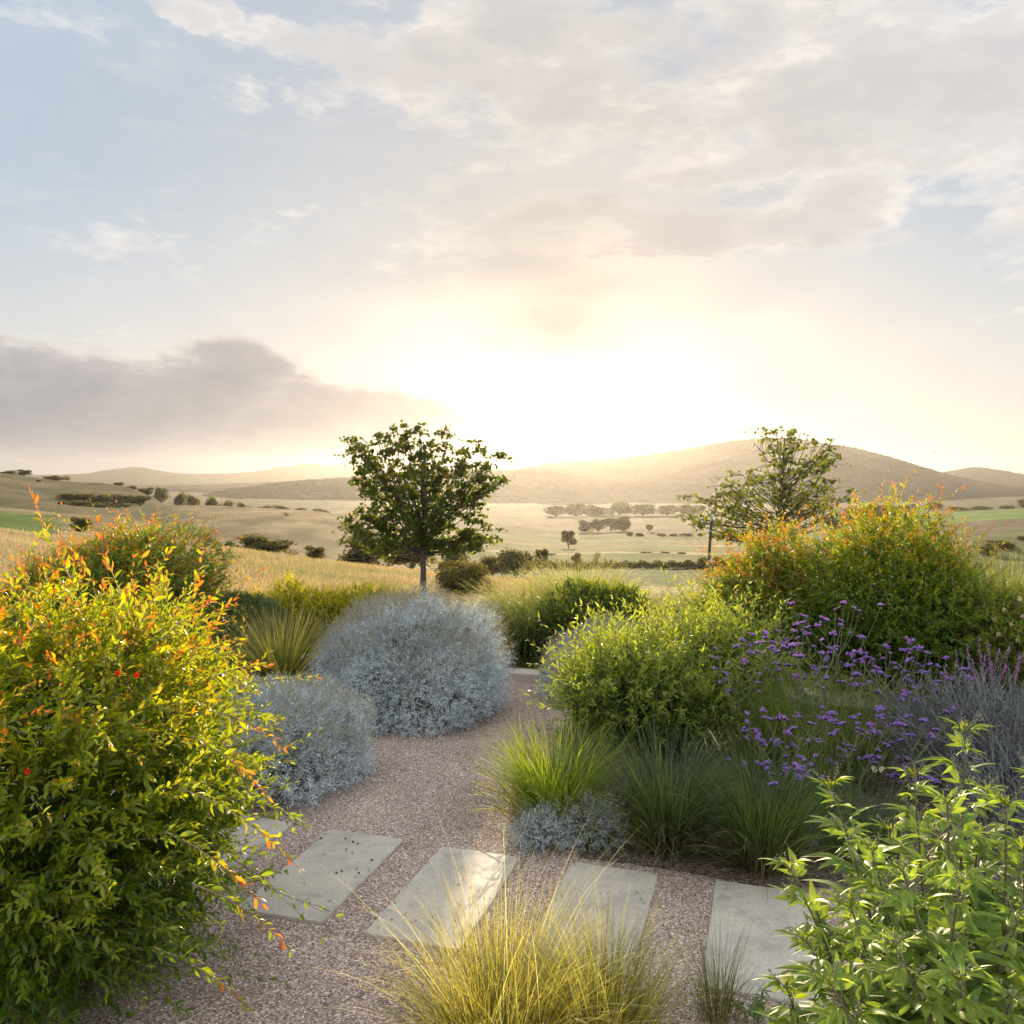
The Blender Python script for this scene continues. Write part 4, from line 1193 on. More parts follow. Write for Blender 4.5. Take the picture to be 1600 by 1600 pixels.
# ------------------------------------------------------------------ palmate-leaved shrub in the right foreground
def chaste_tree():
    base = np.array((1.45, 2.55, 0.0))
    o = thing('chaste_tree_shrub', 'near shrub with long palmate leaves and dark stems filling the right foreground', 'shrub', base)
    mb, st, bu = MB(), MB(), MB()
    stems = [P(1300, 1232, 2.45), P(1428, 1218, 2.5), P(1508, 1146, 2.45), P(1572, 1262, 2.35), P(1235, 1358, 2.35), P(1480, 1255, 2.2), P(1362, 1330, 2.3), P(1600, 1330, 2.3),
             P(1260, 1470, 2.15), P(1330, 1420, 2.1), P(1410, 1360, 2.05), P(1500, 1380, 2.0), P(1590, 1440, 2.05), P(1655, 1300, 2.5), P(1400, 1480, 1.9), P(1300, 1540, 1.95),
             P(1500, 1530, 1.9), P(1580, 1560, 1.9), P(1700, 1400, 2.3), P(1390, 1300, 2.7), P(1540, 1240, 2.75), P(1620, 1220, 2.8), P(1330, 1310, 2.7), P(1455, 1300, 2.6), P(1275, 1420, 2.5),
             P(1530, 1310, 2.5), P(1440, 1420, 2.4), P(1350, 1500, 2.3), P(1550, 1420, 2.5), P(1400, 1560, 2.2), P(1480, 1480, 2.2), P(1590, 1500, 2.3), P(1310, 1480, 2.55), P(1230, 1545, 2.4), P(1640, 1480, 2.0)]
    for tip in stems:
        b = base + np.array((rng.normal(0, 0.10), rng.normal(0, 0.10), 0))
        b[:2] += (tip[:2] - base[:2]) * 0.35
        k = 22
        t = np.linspace(0, 1, k)[:, None]
        mid = b * 0.5 + tip * 0.5 + np.array((0, 0, 0.06)) - (tip - b) * np.array((0.15, 0.15, 0))
        pl = (1 - t) ** 2 * b + 2 * t * (1 - t) * mid + t * t * tip
        st.tubes(pl, np.linspace(0.0075, 0.0022, k), lerp((0.13, 0.09, 0.06), (0.16, 0.14, 0.07), t[:, 0])[None].repeat(4, 0).transpose(1, 0, 2).reshape(1, -1, 3)[0] if False else np.array((0.13, 0.095, 0.06)), 6)
        l = np.linalg.norm(np.diff(pl, axis=0), axis=1).sum()
        nn = max(5, int(l * 0.8 / 0.066))
        tk = 1 - np.linspace(0.0, 0.75, nn) ** 1.0
        for j, tj in enumerate(tk):
            i = min(k - 2, int(tj * (k - 1)))
            p = pl[i] + (pl[i + 1] - pl[i]) * (tj * (k - 1) - i)
            ax = nrm(pl[i + 1] - pl[i])
            r1 = nrm(np.cross(ax, np.array((0.2, 0.5, 0.1)))); r2 = np.cross(ax, r1)
            a0 = j * math.pi / 2 + rng.normal(0, 0.3)
            young = np.clip(1 - (1 - tj) / 0.25, 0, 1)
            for s in (0, math.pi):
                rd = r1 * math.cos(a0 + s) + r2 * math.sin(a0 + s)
                pd = nrm(rd * 0.9 + ax * (0.45 + 0.4 * young) + np.array((0, 0, 0.12)))
                plen = 0.045 * (1 - 0.5 * young) * rng.uniform(0.8, 1.2)
                q = p + pd * plen
                st.tubes(np.stack([p, q]), np.array([0.0016, 0.0012]), np.array((0.13, 0.15, 0.05)), 4)
                sd = nrm(np.cross(pd, np.array((0, 0, 1.0)))); up = np.cross(sd, pd)
                if up[2] < 0: up = -up
                nleaf = 5 if rng.random() < 0.8 else 3
                fan = np.linspace(-1.15, 1.15, nleaf)
                Ld = pd[None] * np.cos(fan)[:, None] + sd[None] * np.sin(fan)[:, None] - up[None] * 0.12 + rng.normal(0, 0.07, (nleaf, 3))
                sz = 0.150 * (1 - 0.42 * np.abs(fan) / 1.15) * (1 - 0.55 * young) * rng.uniform(0.8, 1.15)
                S3 = np.stack([sz, sz * rng.uniform(0.9, 1.15), sz * rng.uniform(0.4, 1.9)], 1)
                y = np.clip(young * 0.8 + rng.random() * 0.35, 0, 1)
                c = lerp((0.100, 0.155, 0.046), (0.180, 0.250, 0.044), np.full(nleaf, y)) * rng.uniform(0.85, 1.15, (nleaf, 1))
                mb.inst(L_LANCE, np.repeat(q[None], nleaf, 0), Ld, np.repeat(up[None], nleaf, 0) + rng.normal(0, 0.12, (nleaf, 3)), S3, c)
                if tj > 0.8 and rng.random() < 0.7:            # side sprays of buds
                    e = p + nrm(rd * 0.6 + ax) * rng.uniform(0.04, 0.09)
                    st.tubes(np.stack([p, e]), np.array([0.0013, 0.0009]), np.array((0.2, 0.2, 0.11)), 4)
                    m_ = 16
                    O = p + (e - p) * rng.uniform(0.45, 1.1, (m_, 1)) + rng.normal(0, 0.004, (m_, 3))
                    bu.inst((ov, of), O, unit(m_), unit(m_), rng.uniform(0.0018, 0.0036, m_), lerp((0.22, 0.24, 0.13), (0.36, 0.34, 0.22), rng.random(m_)))
        m_ = 26
        tdir = nrm(pl[-1] - pl[-3])
        O = tip + tdir * rng.uniform(-0.03, 0.05, (m_, 1)) + rng.normal(0, 0.005, (m_, 3))
        bu.inst((ov, of), O, unit(m_), unit(m_), rng.uniform(0.002, 0.004, m_), lerp((0.22, 0.24, 0.13), (0.36, 0.34, 0.22), rng.random(m_)))
        X = nrm(np.repeat(tdir[None], 5, 0) + rng.normal(0, 0.5, (5, 3)))
        mb.inst(L_LANCE, np.repeat(tip[None], 5, 0), X, unit(5), rng.uniform(0.03, 0.05, 5), lerp((0.11, 0.15, 0.03), (0.15, 0.19, 0.035), rng.random(5)))
    mb.build('leaves', M_CHASTE, o, True); st.build('stems', M_STEM, o); bu.build('flower_buds', M_SILVER, o)


chaste_tree()


def seedling(label, p, n, h, size):
    o = thing('seedling', label, 'seedling', p)
    mb, st = MB(), MB()
    for i in range(n):
        tip = p + np.array((rng.normal(0, 0.07), rng.normal(0, 0.05), h * rng.uniform(0.6, 1)))
        st.tubes(np.stack([p, (p + tip) / 2 + (0, 0, 0.02), tip]), np.array([0.002, 0.0016, 0.001]), np.array((0.1, 0.09, 0.04)), 4)
        for f in (0.55, 0.8, 1.0):
            q = p + (tip - p) * f
            m_ = 6
            a = rng.uniform(0, 6.3) + np.arange(m_) * 6.28 / m_
            X = np.stack([np.cos(a), np.sin(a), np.full(m_, 0.25)], 1)
            mb.inst(L_LANCE, np.repeat(q[None], m_, 0), X, np.tile((0, 0, 1.0), (m_, 1)), rng.uniform(0.6, 1.1, m_) * size, lerp((0.05, 0.10, 0.02), (0.10, 0.16, 0.03), rng.random(m_)))
    mb.build('leaves', M_CHASTE, o); st.build('stems', M_STEM, o)


seedling('small green seedling on the gravel beside the near slab edge', G(1185, 1600), 5, 0.13, 0.05)

# ------------------------------------------------------------------ purple flowers
vh = []
for q in range(5):
    mb = MB()
    ns = 3 + q % 3
    for j in range(ns):
        cen = np.array((rng.normal(0, 0.022), rng.normal(0, 0.016), rng.normal(0, 0.008))) if j else np.zeros(3)
        r = rng.uniform(0.014, 0.021)
        d = unit(46, -0.1)
        O = cen + d * r * np.array((1, 1, 0.75))
        mb.inst(leaf_t(2, 0.9, 0.6, 0.2, 0.0), O, nrm(np.cross(d, unit(46))), d, rng.uniform(0.006, 0.010, 46), lerp((0.22, 0.11, 0.38), (0.52, 0.32, 0.68), rng.random(46)))
        O = cen + unit(14) * r * 0.6 - (0, 0, 0.006)
        mb.inst((ov, of), O, unit(14), unit(14), np.full(14, 0.006), np.tile((0.07, 0.03, 0.10), (14, 1)))
    tmp = mb.build('flower_head', M_PETAL, None)
    vh.append(tmp.data)
    bpy.data.objects.remove(tmp)


def verbena(label, base, tips):
    o = thing('purple_verbena', label, 'flower', base, 'tall purple-flowered verbena plants')
    st, lf = MB(), MB()
    ends = []
    for tip in tips:
        b = base + np.array((rng.normal(0, 0.06), rng.normal(0, 0.06), 0.0))
        fork = b + (tip - b) * rng.uniform(0.55, 0.72) + np.array((rng.normal(0, 0.03), rng.normal(0, 0.03), 0.05))
        t = np.linspace(0, 1, 8)[:, None]
        pl = b + (fork - b) * t + np.array((0, 0, 0.10)) * (t * (1 - t))
        st.tubes(pl, np.linspace(0.0042, 0.0028, 8), np.array((0.12, 0.14, 0.055)), 5)
        for f in (0.3, 0.5, 0.7, 0.9):
            q = b + (fork - b) * f
            X = nrm(np.array([(1, 0.3, 0.5), (-1, -0.3, 0.5)]) + rng.normal(0, 0.4, (2, 3)))
            lf.inst(L_LANCE2, np.repeat(q[None], 2, 0), X, np.tile((0, 0, 1.0), (2, 1)), rng.uniform(0.04, 0.08, 2), lerp((0.05, 0.08, 0.025), (0.09, 0.13, 0.035), rng.random(2)))
        side = nrm(np.array((1.0, rng.normal(0, 0.7), 0)))
        hgt = tip[2] - fork[2]
        forks = [(tip, 1.0)] + [(fork + side * s * hgt * rng.uniform(0.4, 0.7) + np.array((0, 0, hgt * rng.uniform(0.65, 1.0))), 0.8) for s in (-1, 1)]
        for e, sc_ in forks:
            m_ = (fork + e) / 2 + (e - fork) * np.array((0.25, 0.25, -0.12))
            tq = np.linspace(0, 1, 6)[:, None]
            pq = (1 - tq) ** 2 * fork + 2 * tq * (1 - tq) * m_ + tq * tq * e
            st.tubes(pq, np.linspace(0.0026, 0.0016, 6), np.array((0.17, 0.18, 0.09)), 4)
            ends.append(e)
            if rng.random() < 0.5:
                e2 = pq[3] + np.array((rng.normal(0, 0.06), rng.normal(0, 0.05), rng.uniform(0.02, 0.10)))
                st.tubes(np.stack([pq[3], (pq[3] + e2) / 2 + (0, 0, -0.008), e2]), np.array([0.0018, 0.0016, 0.0012]), np.array((0.17, 0.18, 0.09)), 4)
                ends.append(e2)
    st.build('stems', M_STEM, o); lf.build('leaves', M_CHASTE, o)
    for e in ends:
        h = bpy.data.objects.new('flower_head', vh[rng.integers(len(vh))]); COL.objects.link(h)
        h.parent = o
        h.location = tuple(e - base)
        s = rng.uniform(0.5, 1.0)
        h.scale = (s, s, s * rng.uniform(0.8, 1.1)); h.rotation_euler = (rng.normal(0, 0.25), rng.normal(0, 0.25), rng.uniform(0, 6.28))
    return o


VB = [('verbena plant with the tallest lone purple stem in front of the pomegranate', (1300, 1235), 6.9, [(1318, 942), (1335, 950), (1305, 952), (1272, 1010), (1290, 1030)]),
      ('verbena plant with purple heads nearest the leafy green shrub', (1190, 1210), 7.0, [(1150, 1010), (1140, 1035), (1160, 1000), (1132, 1062), (1195, 995), (1215, 985)]),
      ('dense purple verbena plant with pale forked stems in the middle of the patch', (1262, 1225), 6.8, [(1240, 985), (1262, 990), (1285, 1000), (1305, 1010), (1255, 972), (1225, 1010), (1217, 1045), (1275, 1050)]),
      ('purple verbena plant right of the forked stems, under the red flowers', (1350, 1240), 6.7, [(1345, 1030), (1385, 1010), (1420, 1000), (1392, 1020), (1420, 1015), (1360, 1065), (1375, 1050)]),
      ('purple verbena plant at the right end beside the grey twiggy bush', (1430, 1245), 6.6, [(1448, 1020), (1478, 1028), (1440, 1050), (1465, 1040), (1430, 1075), (1490, 1100), (1455, 1070)]),
      ('lower purple verbena plant above the rightmost dark grass clump', (1235, 1270), 6.2, [(1180, 1140), (1185, 1150), (1168, 1115), (1225, 1120), (1240, 1090), (1285, 1105), (1300, 1115), (1275, 1155)]),
      ('low purple verbena plant in front of the dense middle plant', (1320, 1280), 6.1, [(1340, 1130), (1330, 1165), (1310, 1180), (1360, 1185), (1315, 1130), (1372, 1110), (1400, 1130), (1392, 1160)]),
      ('drooping purple verbena plant low at the front right of the patch', (1400, 1290), 6.0, [(1415, 1185), (1420, 1200), (1435, 1210), (1462, 1140), (1440, 1125), (1490, 1105), (1460, 1220)]),
      ('short purple verbena stems leaning over the rightmost dark grass clump', (1225, 1330), 5.7, [(1138, 1185), (1135, 1262), (1245, 1205), (1230, 1200), (1275, 1180), (1250, 1330), (1262, 1212)])]
for lab, (bx, by), D, tips in VB:
    b = P(bx, by, D); b[2] = 0.0
    b[0] = (bx - 800) * D / FPX
    verbena(lab, b, [P(px, py, D + rng.normal(0, 0.22)) for px, py in tips])

# fine filler foliage of the verbena patch
o = thing('ferny_undergrowth', 'airy mixed green stems and leaves standing among the purple flowers', 'undergrowth', (2.6, 6.9, 0)); o['kind'] = 'stuff'
mb = MB()
for i in range(42):
    bx = rng.uniform(1150, 1480); D = rng.uniform(6.2, 7.8)
    b = P(bx, 1200, D); b[2] = 0
    blades(mb, b, 60, 0.10, rng.uniform(0.45, 0.95), 0.35, 0.5, 0.005, (0.06, 0.07, 0.03), (0.07, 0.10, 0.03), (0.14, 0.17, 0.05), k=5)
    m_ = 70
    O = b + np.stack([rng.normal(0, 0.14, m_), rng.normal(0, 0.14, m_), rng.uniform(0.05, 0.75, m_)], 1)
    mb.inst(L_LANCE2, O, nrm(rng.normal(0, 1, (m_, 3)) + (0, 0, 0.5)), unit(m_), rng.uniform(0.03, 0.06, m_), lerp((0.045, 0.075, 0.02), (0.11, 0.15, 0.035), rng.random(m_)))
mb.build('undergrowth', M_CHASTE, o)

# pale moth among the flowers
mp = P(1372, 1203, 6.2)
o = thing('butterfly', 'pale yellow butterfly resting low among the purple flowers', 'butterfly', mp)
mb = MB()
wing = leaf_t(4, 0.7, 0.62, 0.05, 0.0)
for s, a, L_ in ((1, 0.35, 0.055), (1, -0.35, 0.042), (-1, 0.35, 0.055), (-1, -0.35, 0.042)):
    mb.inst(wing, mp[None], np.array([(s, 0.2, a)]), np.array([(0, -0.9, 0.4)]), np.array([L_]), np.array([(0.62, 0.55, 0.34)]))
mb.build('wings', M_PETAL, o)
mb = MB(); mb.tubes(np.stack([mp + (0, -0.003, -0.018), mp + (0, -0.004, 0), mp + (0, -0.003, 0.016)]), np.array([0.0015, 0.0032, 0.002]), np.array((0.05, 0.04, 0.03)), 6); mb.build('body', M_STEM, o)

# ------------------------------------------------------------------ grey twiggy bush and pink spikes at the right edge
def grey_bush(label, c, rad, n):
    o = thing('grey_bush', label, 'bush', (c[0], c[1], 0))
    lob = lobe_fn(16, 0.15)
    mb, br = MB(), MB()
    S, d, f = shell_points(c, rad, n, (0.5, 0.95), lob, -0.6, 0.5)
    ok = S[:, 2] > 0.05
    S, d = S[ok], d[ok]
    D = nrm(d * 0.6 + np.array((0, 0, 0.55)) + rng.normal(0, 0.3, d.shape))
    L = rng.uniform(0.12, 0.26, len(S))
    k = 10
    Pn = along(S, D, L, k, -0.15, rng.normal(0, 0.35, (len(S), 3)))
    br.tubes(Pn[:, [0, 3, 6, 9]], np.tile([0.004, 0.0035, 0.003, 0.002], (len(S), 1)), np.array((0.20, 0.20, 0.19)), 4)
    ph = np.arange(k)[None] * 2.4 + rng.uniform(0, 6, (len(S), 1))
    A = nrm(np.cross(D, nrm(rng.normal(0, 1, D.shape)))); B2 = np.cross(D, A)
    X = D[:, None] * 0.75 + A[:, None] * np.cos(ph)[..., None] * 0.6 + B2[:, None] * np.sin(ph)[..., None] * 0.6
    N = len(S) * k
    mb.inst(L_LINE, Pn.reshape(-1, 3), X.reshape(-1, 3), unit(N), rng.uniform(0.035, 0.075, N), lerp((0.07, 0.078, 0.075), (0.20, 0.205, 0.205), rng.random(N)))
    arms(br, (c[0], c[1], 0), S, 0.012, (0.17, 0.15, 0.14), 110, 0.1)
    mb.build('foliage', M_SILVER, o); br.build('branches', M_BARK, o)


grey_bush('grey twiggy bush with narrow silver leaves at the right edge below the pink spikes', (3.85, 6.5, 0.36), (0.78, 0.7, 0.42), 1000)
grey_bush('lower grey twiggy bush behind the palmate-leaved shrub, nearer the camera', (3.6, 5.6, 0.2), (0.62, 0.5, 0.34), 560)

sb = np.array((4.35, 7.6, 0.0))
o = thing('salvia_plant', 'plant with upright pink-mauve flower spikes at the right edge above the grey bush', 'flower', sb)
lf = MB()
spikes = [(1478, 1040), (1495, 1022), (1512, 1012), (1530, 1005), (1545, 1010), (1560, 1020), (1578, 1010), (1592, 1025), (1603, 1015), (1520, 1035), (1550, 1040), (1572, 1045), (1538, 1030), (1620, 1020), (1590, 1050), (1505, 1045)]
st = MB()
for px, py in spikes:
    tip = P(px, py, 7.3 + rng.normal(0, 0.2))
    b = sb + np.array((rng.normal(0, 0.15), rng.normal(0, 0.1), 0)); b[:2] += (tip[:2] - sb[:2]) * 0.5
    tq = np.linspace(0, 1, 6)[:, None]
    pl = b + (tip - b) * tq + np.array((rng.normal(0, 0.06), 0, 0.05)) * tq * (1 - tq) * 2
    st.tubes(pl, np.linspace(0.004, 0.002, 6), np.array((0.22, 0.2, 0.19)), 5)
    m_ = 60
    tt = rng.uniform(0.72, 1.04, m_)
    O = b + (tip - b) * tt[:, None]
    X = unit(m_) * 0.8 + nrm(tip - b) * 0.5
    mb = MB(); mb.inst(leaf_t(2, 0.6, 0.6, 0.3, 0.1), O, X, unit(m_), rng.uniform(0.012, 0.024, m_), lerp((0.26, 0.09, 0.26), (0.48, 0.24, 0.40), rng.random(m_)))
    mb.build('flower_spike', M_PETAL, o)
    m_ = 26
    O = b + (tip - b) * rng.uniform(0.1, 0.75, (m_, 1))
    lf.inst(L_LANCE2, O, unit(m_) + (0, 0, 0.4), unit(m_), rng.uniform(0.04, 0.07, m_), lerp((0.10, 0.12, 0.06), (0.18, 0.20, 0.12), rng.random(m_)))
st.build('stems', M_STEM, o); lf.build('leaves', M_SILVER, o)


# ------------------------------------------------------------------ the two garden trees
def garden_tree(label, trunk_px, D, top_py, ends, nleaf, lsize, cols, fork_py, r0=0.062, depth=1.1, pods=0, dead=(), cluster=0.115, sub=6, limb=0.28, reps=2, climb=(0.05, 0.5)):
    bx = (trunk_px[0] - 800) * D / FPX
    zb = gz(trunk_px[0], D) - 0.05
    base = np.array((bx, D, zb))
    o = thing('young_tree', label, 'tree', base, 'young trees in the garden')
    tr, lf, pd = MB(), MB(), MB()
    top = P(trunk_px[1], top_py, D)
    k = 12
    t = np.linspace(0, 1, k)[:, None]
    axis = base + (top - base) * t
    axis[1:-1, :2] += rng.normal(0, 0.03, (k - 2, 2)) * np.linspace(0, 1, k)[1:-1, None] ** 1.5
    rad = r0 * (1 - 0.82 * np.linspace(0, 1, k) ** 1.2); rad[0] *= 1.35
    tr.tubes(axis, rad, np.array((0.085, 0.068, 0.055)), 9)
    zf = EYE - (fork_py - HOR) * D / FPX
    C0 = []
    for e in ends:
        px, py = e[:2]
        n_rep = reps
        for rep in range(n_rep):
            dy = rng.uniform(-1, 1) * depth * (0.25 if rep == 0 else 1.0) * np.sqrt(max(0.1, 1 - ((px - trunk_px[1]) / 190.0) ** 2))
            E = P(px + (rng.normal(0, 6) if rep else 0), py + (rng.normal(0, 6) if rep else 0), D)
            E[1] += dy
            hz_ = np.clip(zf + (E[2] - zf) * rng.uniform(*climb), zb + 0.3, top[2] - 0.1)
            f = (hz_ - zb) / (top[2] - zb)
            S0 = base + (top - base) * f
            mid = S0 * 0.45 + E * 0.55 + np.array((0, 0, -0.10 * np.linalg.norm(E - S0) + rng.normal(0, 0.04)))
            tq = np.linspace(0, 1, 8)[:, None]
            pl = (1 - tq) ** 2 * S0 + 2 * tq * (1 - tq) * mid + tq * tq * E
            pl[1:-1] += rng.normal(0, 0.015, (6, 3))
            tr.tubes(pl, np.linspace(r0 * limb * (1 - 0.6 * f), 0.006, 8), np.array((0.085, 0.068, 0.055)), 5)
            for s in range(sub):
                a = pl[int(3 + 5 * math.sqrt(rng.random()) * 0.999)]
                q = a + rng.normal(0, 1, 3) * np.array((0.27, 0.27, 0.085)) * (cluster / 0.16)
                tr.tubes(np.stack([a, (a + q) / 2 + (0, 0, -0.01), q]), np.array([0.006, 0.005, 0.003]), np.array((0.085, 0.068, 0.055)), 4)
                C0.append((a, q))
    C0 = np.array(C0)
    per = max(1, nleaf // len(C0))
    u = rng.uniform(0.1, 1.15, (len(C0), per))
    O = (C0[:, 0][:, None] + (C0[:, 1] - C0[:, 0])[:, None] * u[..., None] + rng.normal(0, 0.32 * cluster, (len(C0), per, 3)) * np.array((1.1, 1.1, 0.8))).reshape(-1, 3)
    n = len(O)
    X = rng.normal(0, 0.7, (n, 3)) + (0, 0, -0.55)
    U = rng.normal(0, 0.55, (n, 3)) + (0, 0, 0.6)
    lf.inst(L_ROUND, O, X, U, lsize * rng.uniform(0.7, 1.2, n), lerp(cols[0], cols[1], rng.random(n)))
    tr.build('trunk', M_BARK, o, True); lf.build('crown', M_TREE, o)
    if pods:
        sel = C0[rng.random(len(C0)) < pods]
        O = np.repeat(sel.mean(1), 7, 0) + rng.normal(0, 0.06, (len(sel) * 7, 3))
        m_ = len(O)
        pd.inst(leaf_t(2, 0.2, 0.5, 0.1, 0.05), O, rng.normal(0, 0.25, (m_, 3)) + (0, 0, -1), unit(m_), rng.uniform(0.07, 0.11, m_), lerp((0.11, 0.04, 0.02), (0.20, 0.08, 0.03), rng.random(m_)))
        pd.build('seed_pods', M_TREE, o)
    for a, b in dead:
        A_, B_ = P(*a, D), P(*b, D)
        db = MB(); db.tubes(np.stack([A_, (A_ + B_) / 2 + (0.02, 0, 0.03), B_]), np.array([0.012, 0.008, 0.004]), np.array((0.13, 0.10, 0.08)), 5)
        for q in range(4):
            p = A_ + (B_ - A_) * rng.uniform(0.5, 1)
            db.tubes(np.stack([p, p + rng.normal(0, 0.09, 3)]), np.array([0.005, 0.002]), np.array((0.13, 0.10, 0.08)), 4)
        db.build('dead_branch', M_BARK, o)
    return o


E1 = [(612, 668), (632, 664), (655, 668), (685, 674), (600, 680), (556, 690), (552, 716), (562, 700), (580, 706), (604, 702), (640, 696), (668, 700), (700, 698), (722, 706), (748, 700), (740, 722), (782, 712), (786, 752), (765, 745), (756, 762),
      (600, 735), (570, 735), (556, 748), (630, 730), (660, 735), (690, 735), (720, 738), (745, 740), (578, 768), (610, 765), (640, 765), (670, 765), (700, 768), (728, 770), (746, 785), (590, 790), (620, 795), (650, 798), (700, 792), (560, 800), (540, 836),
      (552, 822), (568, 826), (590, 835), (612, 842), (640, 840), (668, 842), (690, 842), (712, 846), (738, 828), (746, 812), (758, 846), (738, 852), (724, 836), (590, 855), (600, 815), (575, 812), (640, 818), (660, 815), (690, 815)]
garden_tree('rounded dense young tree with a bare straight trunk behind the big silver mound', (661, 662), 18.0, 690, E1, 13500, 0.072, ((0.030, 0.048, 0.010), (0.066, 0.084, 0.015)), 868, r0=0.075, pods=0.22)
E2 = [(1215, 672), (1208, 680), (1246, 672), (1240, 684), (1258, 680), (1284, 688), (1292, 694), (1318, 710), (1308, 716), (1296, 722), (1270, 722), (1225, 700), (1232, 720), (1245, 735), (1215, 725), (1205, 745), (1180, 735), (1165, 742), (1160, 758),
      (1138, 758), (1150, 775), (1125, 770), (1112, 775), (1085, 776), (1098, 785), (1062, 804), (1075, 806), (1095, 810), (1120, 790), (1140, 795), (1160, 800), (1130, 835), (1112, 828), (1148, 828), (1175, 780), (1190, 800), (1180, 825), (1222, 760),
      (1240, 765), (1255, 748), (1288, 752), (1300, 757), (1292, 765), (1270, 765), (1318, 782), (1305, 784), (1275, 790), (1290, 808), (1265, 805), (1245, 800), (1260, 780), (1230, 790)]
garden_tree('thin open-crowned young tree behind the orange-topped pomegranate bushes', (1206, 1226), 16.5, 684, E2, 3600, 0.068, ((0.045, 0.062, 0.012), (0.090, 0.105, 0.018)), 855, r0=0.062, dead=(((1200, 722), (1177, 692)), ((1180, 850), (1150, 845))), sub=6, limb=0.2, cluster=0.105, climb=(0.25, 0.75))

# stake
q0, q1 = P(1106, 945, 12.8), P(1113, 796, 12.8)
q0[2] = 0.0; q0[0] = q1[0] - 0.14
o = thing('wooden_stake', 'thin mottled grey wooden stake leaning slightly beside the thin tree', 'stake', q0)
m_stake, t = new_mat('mottled_wood')
pos = t.n('ShaderNodeTexCoord').outputs['Object']
nv = t.noise(t.vm('MULTIPLY', pos, (6, 6, 9)), 1.0, 3.0, 0.6).outputs['Fac']
out(t, prin(t, t.ramp(nv, [(0.42, (0.05, 0.04, 0.035)), (0.52, (0.12, 0.10, 0.09)), (0.6, (0.42, 0.38, 0.35))]), 0.9, 0.1, bump(t, nv, 0.4, 0.01)))
mb = MB(); tq = np.linspace(0, 1, 14)[:, None]
pl = q0 + (q1 - q0) * tq + np.concatenate([rng.normal(0, 0.004, (14, 2)), np.zeros((14, 1))], 1)
mb.tubes(pl, np.linspace(0.026, 0.019, 14), np.array((0.2, 0.17, 0.15)), 8); mb.build('pole', m_stake, o)
mb = MB(); a = q0 + (q1 - q0) * 0.48; b = q0 + (q1 - q0) * 0.56
mb.tubes(np.stack([a, (a + b) / 2, b]), np.array([0.0285, 0.029, 0.028]), np.array((0.16, 0.14, 0.12)), 8); mb.build('bark_strip', M_BARK, o)


# ------------------------------------------------------------------ trees and scrub of the valley
def far_tree_mesh(seed, nl, shape, nclump, lsz, trunk):
    """unit tree: height 1, half width ~0.5"""
    r = np.random.default_rng(seed)
    cm, tm = MB(), MB()
    h0 = trunk
    cen = []
    for i in range(nl):
        a = r.uniform(0, 6.28); q = np.sqrt(r.random()) * 0.30
        cen.append((q * math.cos(a), q * math.sin(a), h0 + (1 - h0) * r.uniform(0.12, 0.78) , r.uniform(0.15, 0.25)))
    cen = np.array(cen)
    idx = r.integers(0, nl, nclump)
    d = r.normal(0, 1, (nclump, 3)); d /= np.linalg.norm(d, axis=1, keepdims=True)
    rad = cen[idx, 3] * r.uniform(0.55, 1.05, nclump)
    O = cen[idx, :3] + d * rad[:, None] * np.array((1.15, 1.15, (1 - h0) * 0.95))
    O[:, 2] = np.maximum(O[:, 2], 0.01)
    sh_ = shape
    O[:, :2] *= (1 - sh_ * (O[:, 2:3] - h0) / (1 - h0))
    X = r.normal(0, 1, (nclump, 3)); U = r.normal(0, 1, (nclump, 3)) + (0, 0, 0.6)
    tone = r.random((nl, 1))[idx]
    C = (np.array((0.075, 0.070, 0.030)) * (0.6 + 0.9 * tone)) * r.uniform(0.75, 1.3, (nclump, 1))  # crowns lightened and browned so the colour stands in for missing haze
    cm.inst(L_CLUMP, O, X, U, lsz * r.uniform(0.6, 1.3, nclump), C)
    tm.tubes(np.array([(0, 0, -0.1), (0.01, 0, h0 * 0.5), (0, 0, h0 + 0.15)]), np.array([0.03, 0.024, 0.016]), np.array((0.07, 0.055, 0.045)), 6)
    for i in range(min(nl, 7)):
        tm.tubes(np.array([(0, 0, h0 * 0.8), (cen[i, 0] * 0.5, cen[i, 1] * 0.5, (h0 + cen[i, 2]) * 0.5), tuple(cen[i, :3])]), np.array([0.014, 0.010, 0.005]), np.array((0.07, 0.055, 0.045)), 5)
    a = cm.build('crown', M_FAR); b = tm.build('trunk', M_BARK)
    ma, mb_ = a.data, b.data
    bpy.data.objects.remove(a); bpy.data.objects.remove(b)
    return ma, mb_


TREES = {'near': far_tree_mesh(1, 20, 0.1, 10000, 0.040, 0.08), 'a': far_tree_mesh(2, 15, 0.15, 3800, 0.060, 0.05), 'b': far_tree_mesh(3, 16, 0.05, 3800, 0.062, 0.03), 'c': far_tree_mesh(4, 9, 0.2, 2400, 0.070, 0.2),
         'd': far_tree_mesh(5, 16, 0.1, 3600, 0.068, 0.0), 'thin': far_tree_mesh(6, 8, 0.1, 420, 0.060, 0.22), 'e': far_tree_mesh(8, 14, 0.05, 3200, 0.066, 0.0)}


def far_tree(kind, px, py_base, wpx, hpx, D, label, group, name='field_tree', cat='tree', ry=1.0):
    z = gz(px, D) - 0.05
    o = thing(name, label, cat, ((px - 800) * D / FPX, D, z), group)
    h = max(0.6 * hpx * D / FPX, EYE - (py_base - hpx - HOR) * D / FPX - z)
    wd = wpx * D / FPX
    o.scale = (wd, wd * ry, h)
    o.rotation_euler = (0, 0, rng.uniform(0, 6.28) if ry == 1.0 else 0)
    for nm, me in zip(('crown', 'trunk'), TREES[kind]):
        c_ = bpy.data.objects.new(nm, me); COL.objects.link(c_); c_.parent = o
    return o


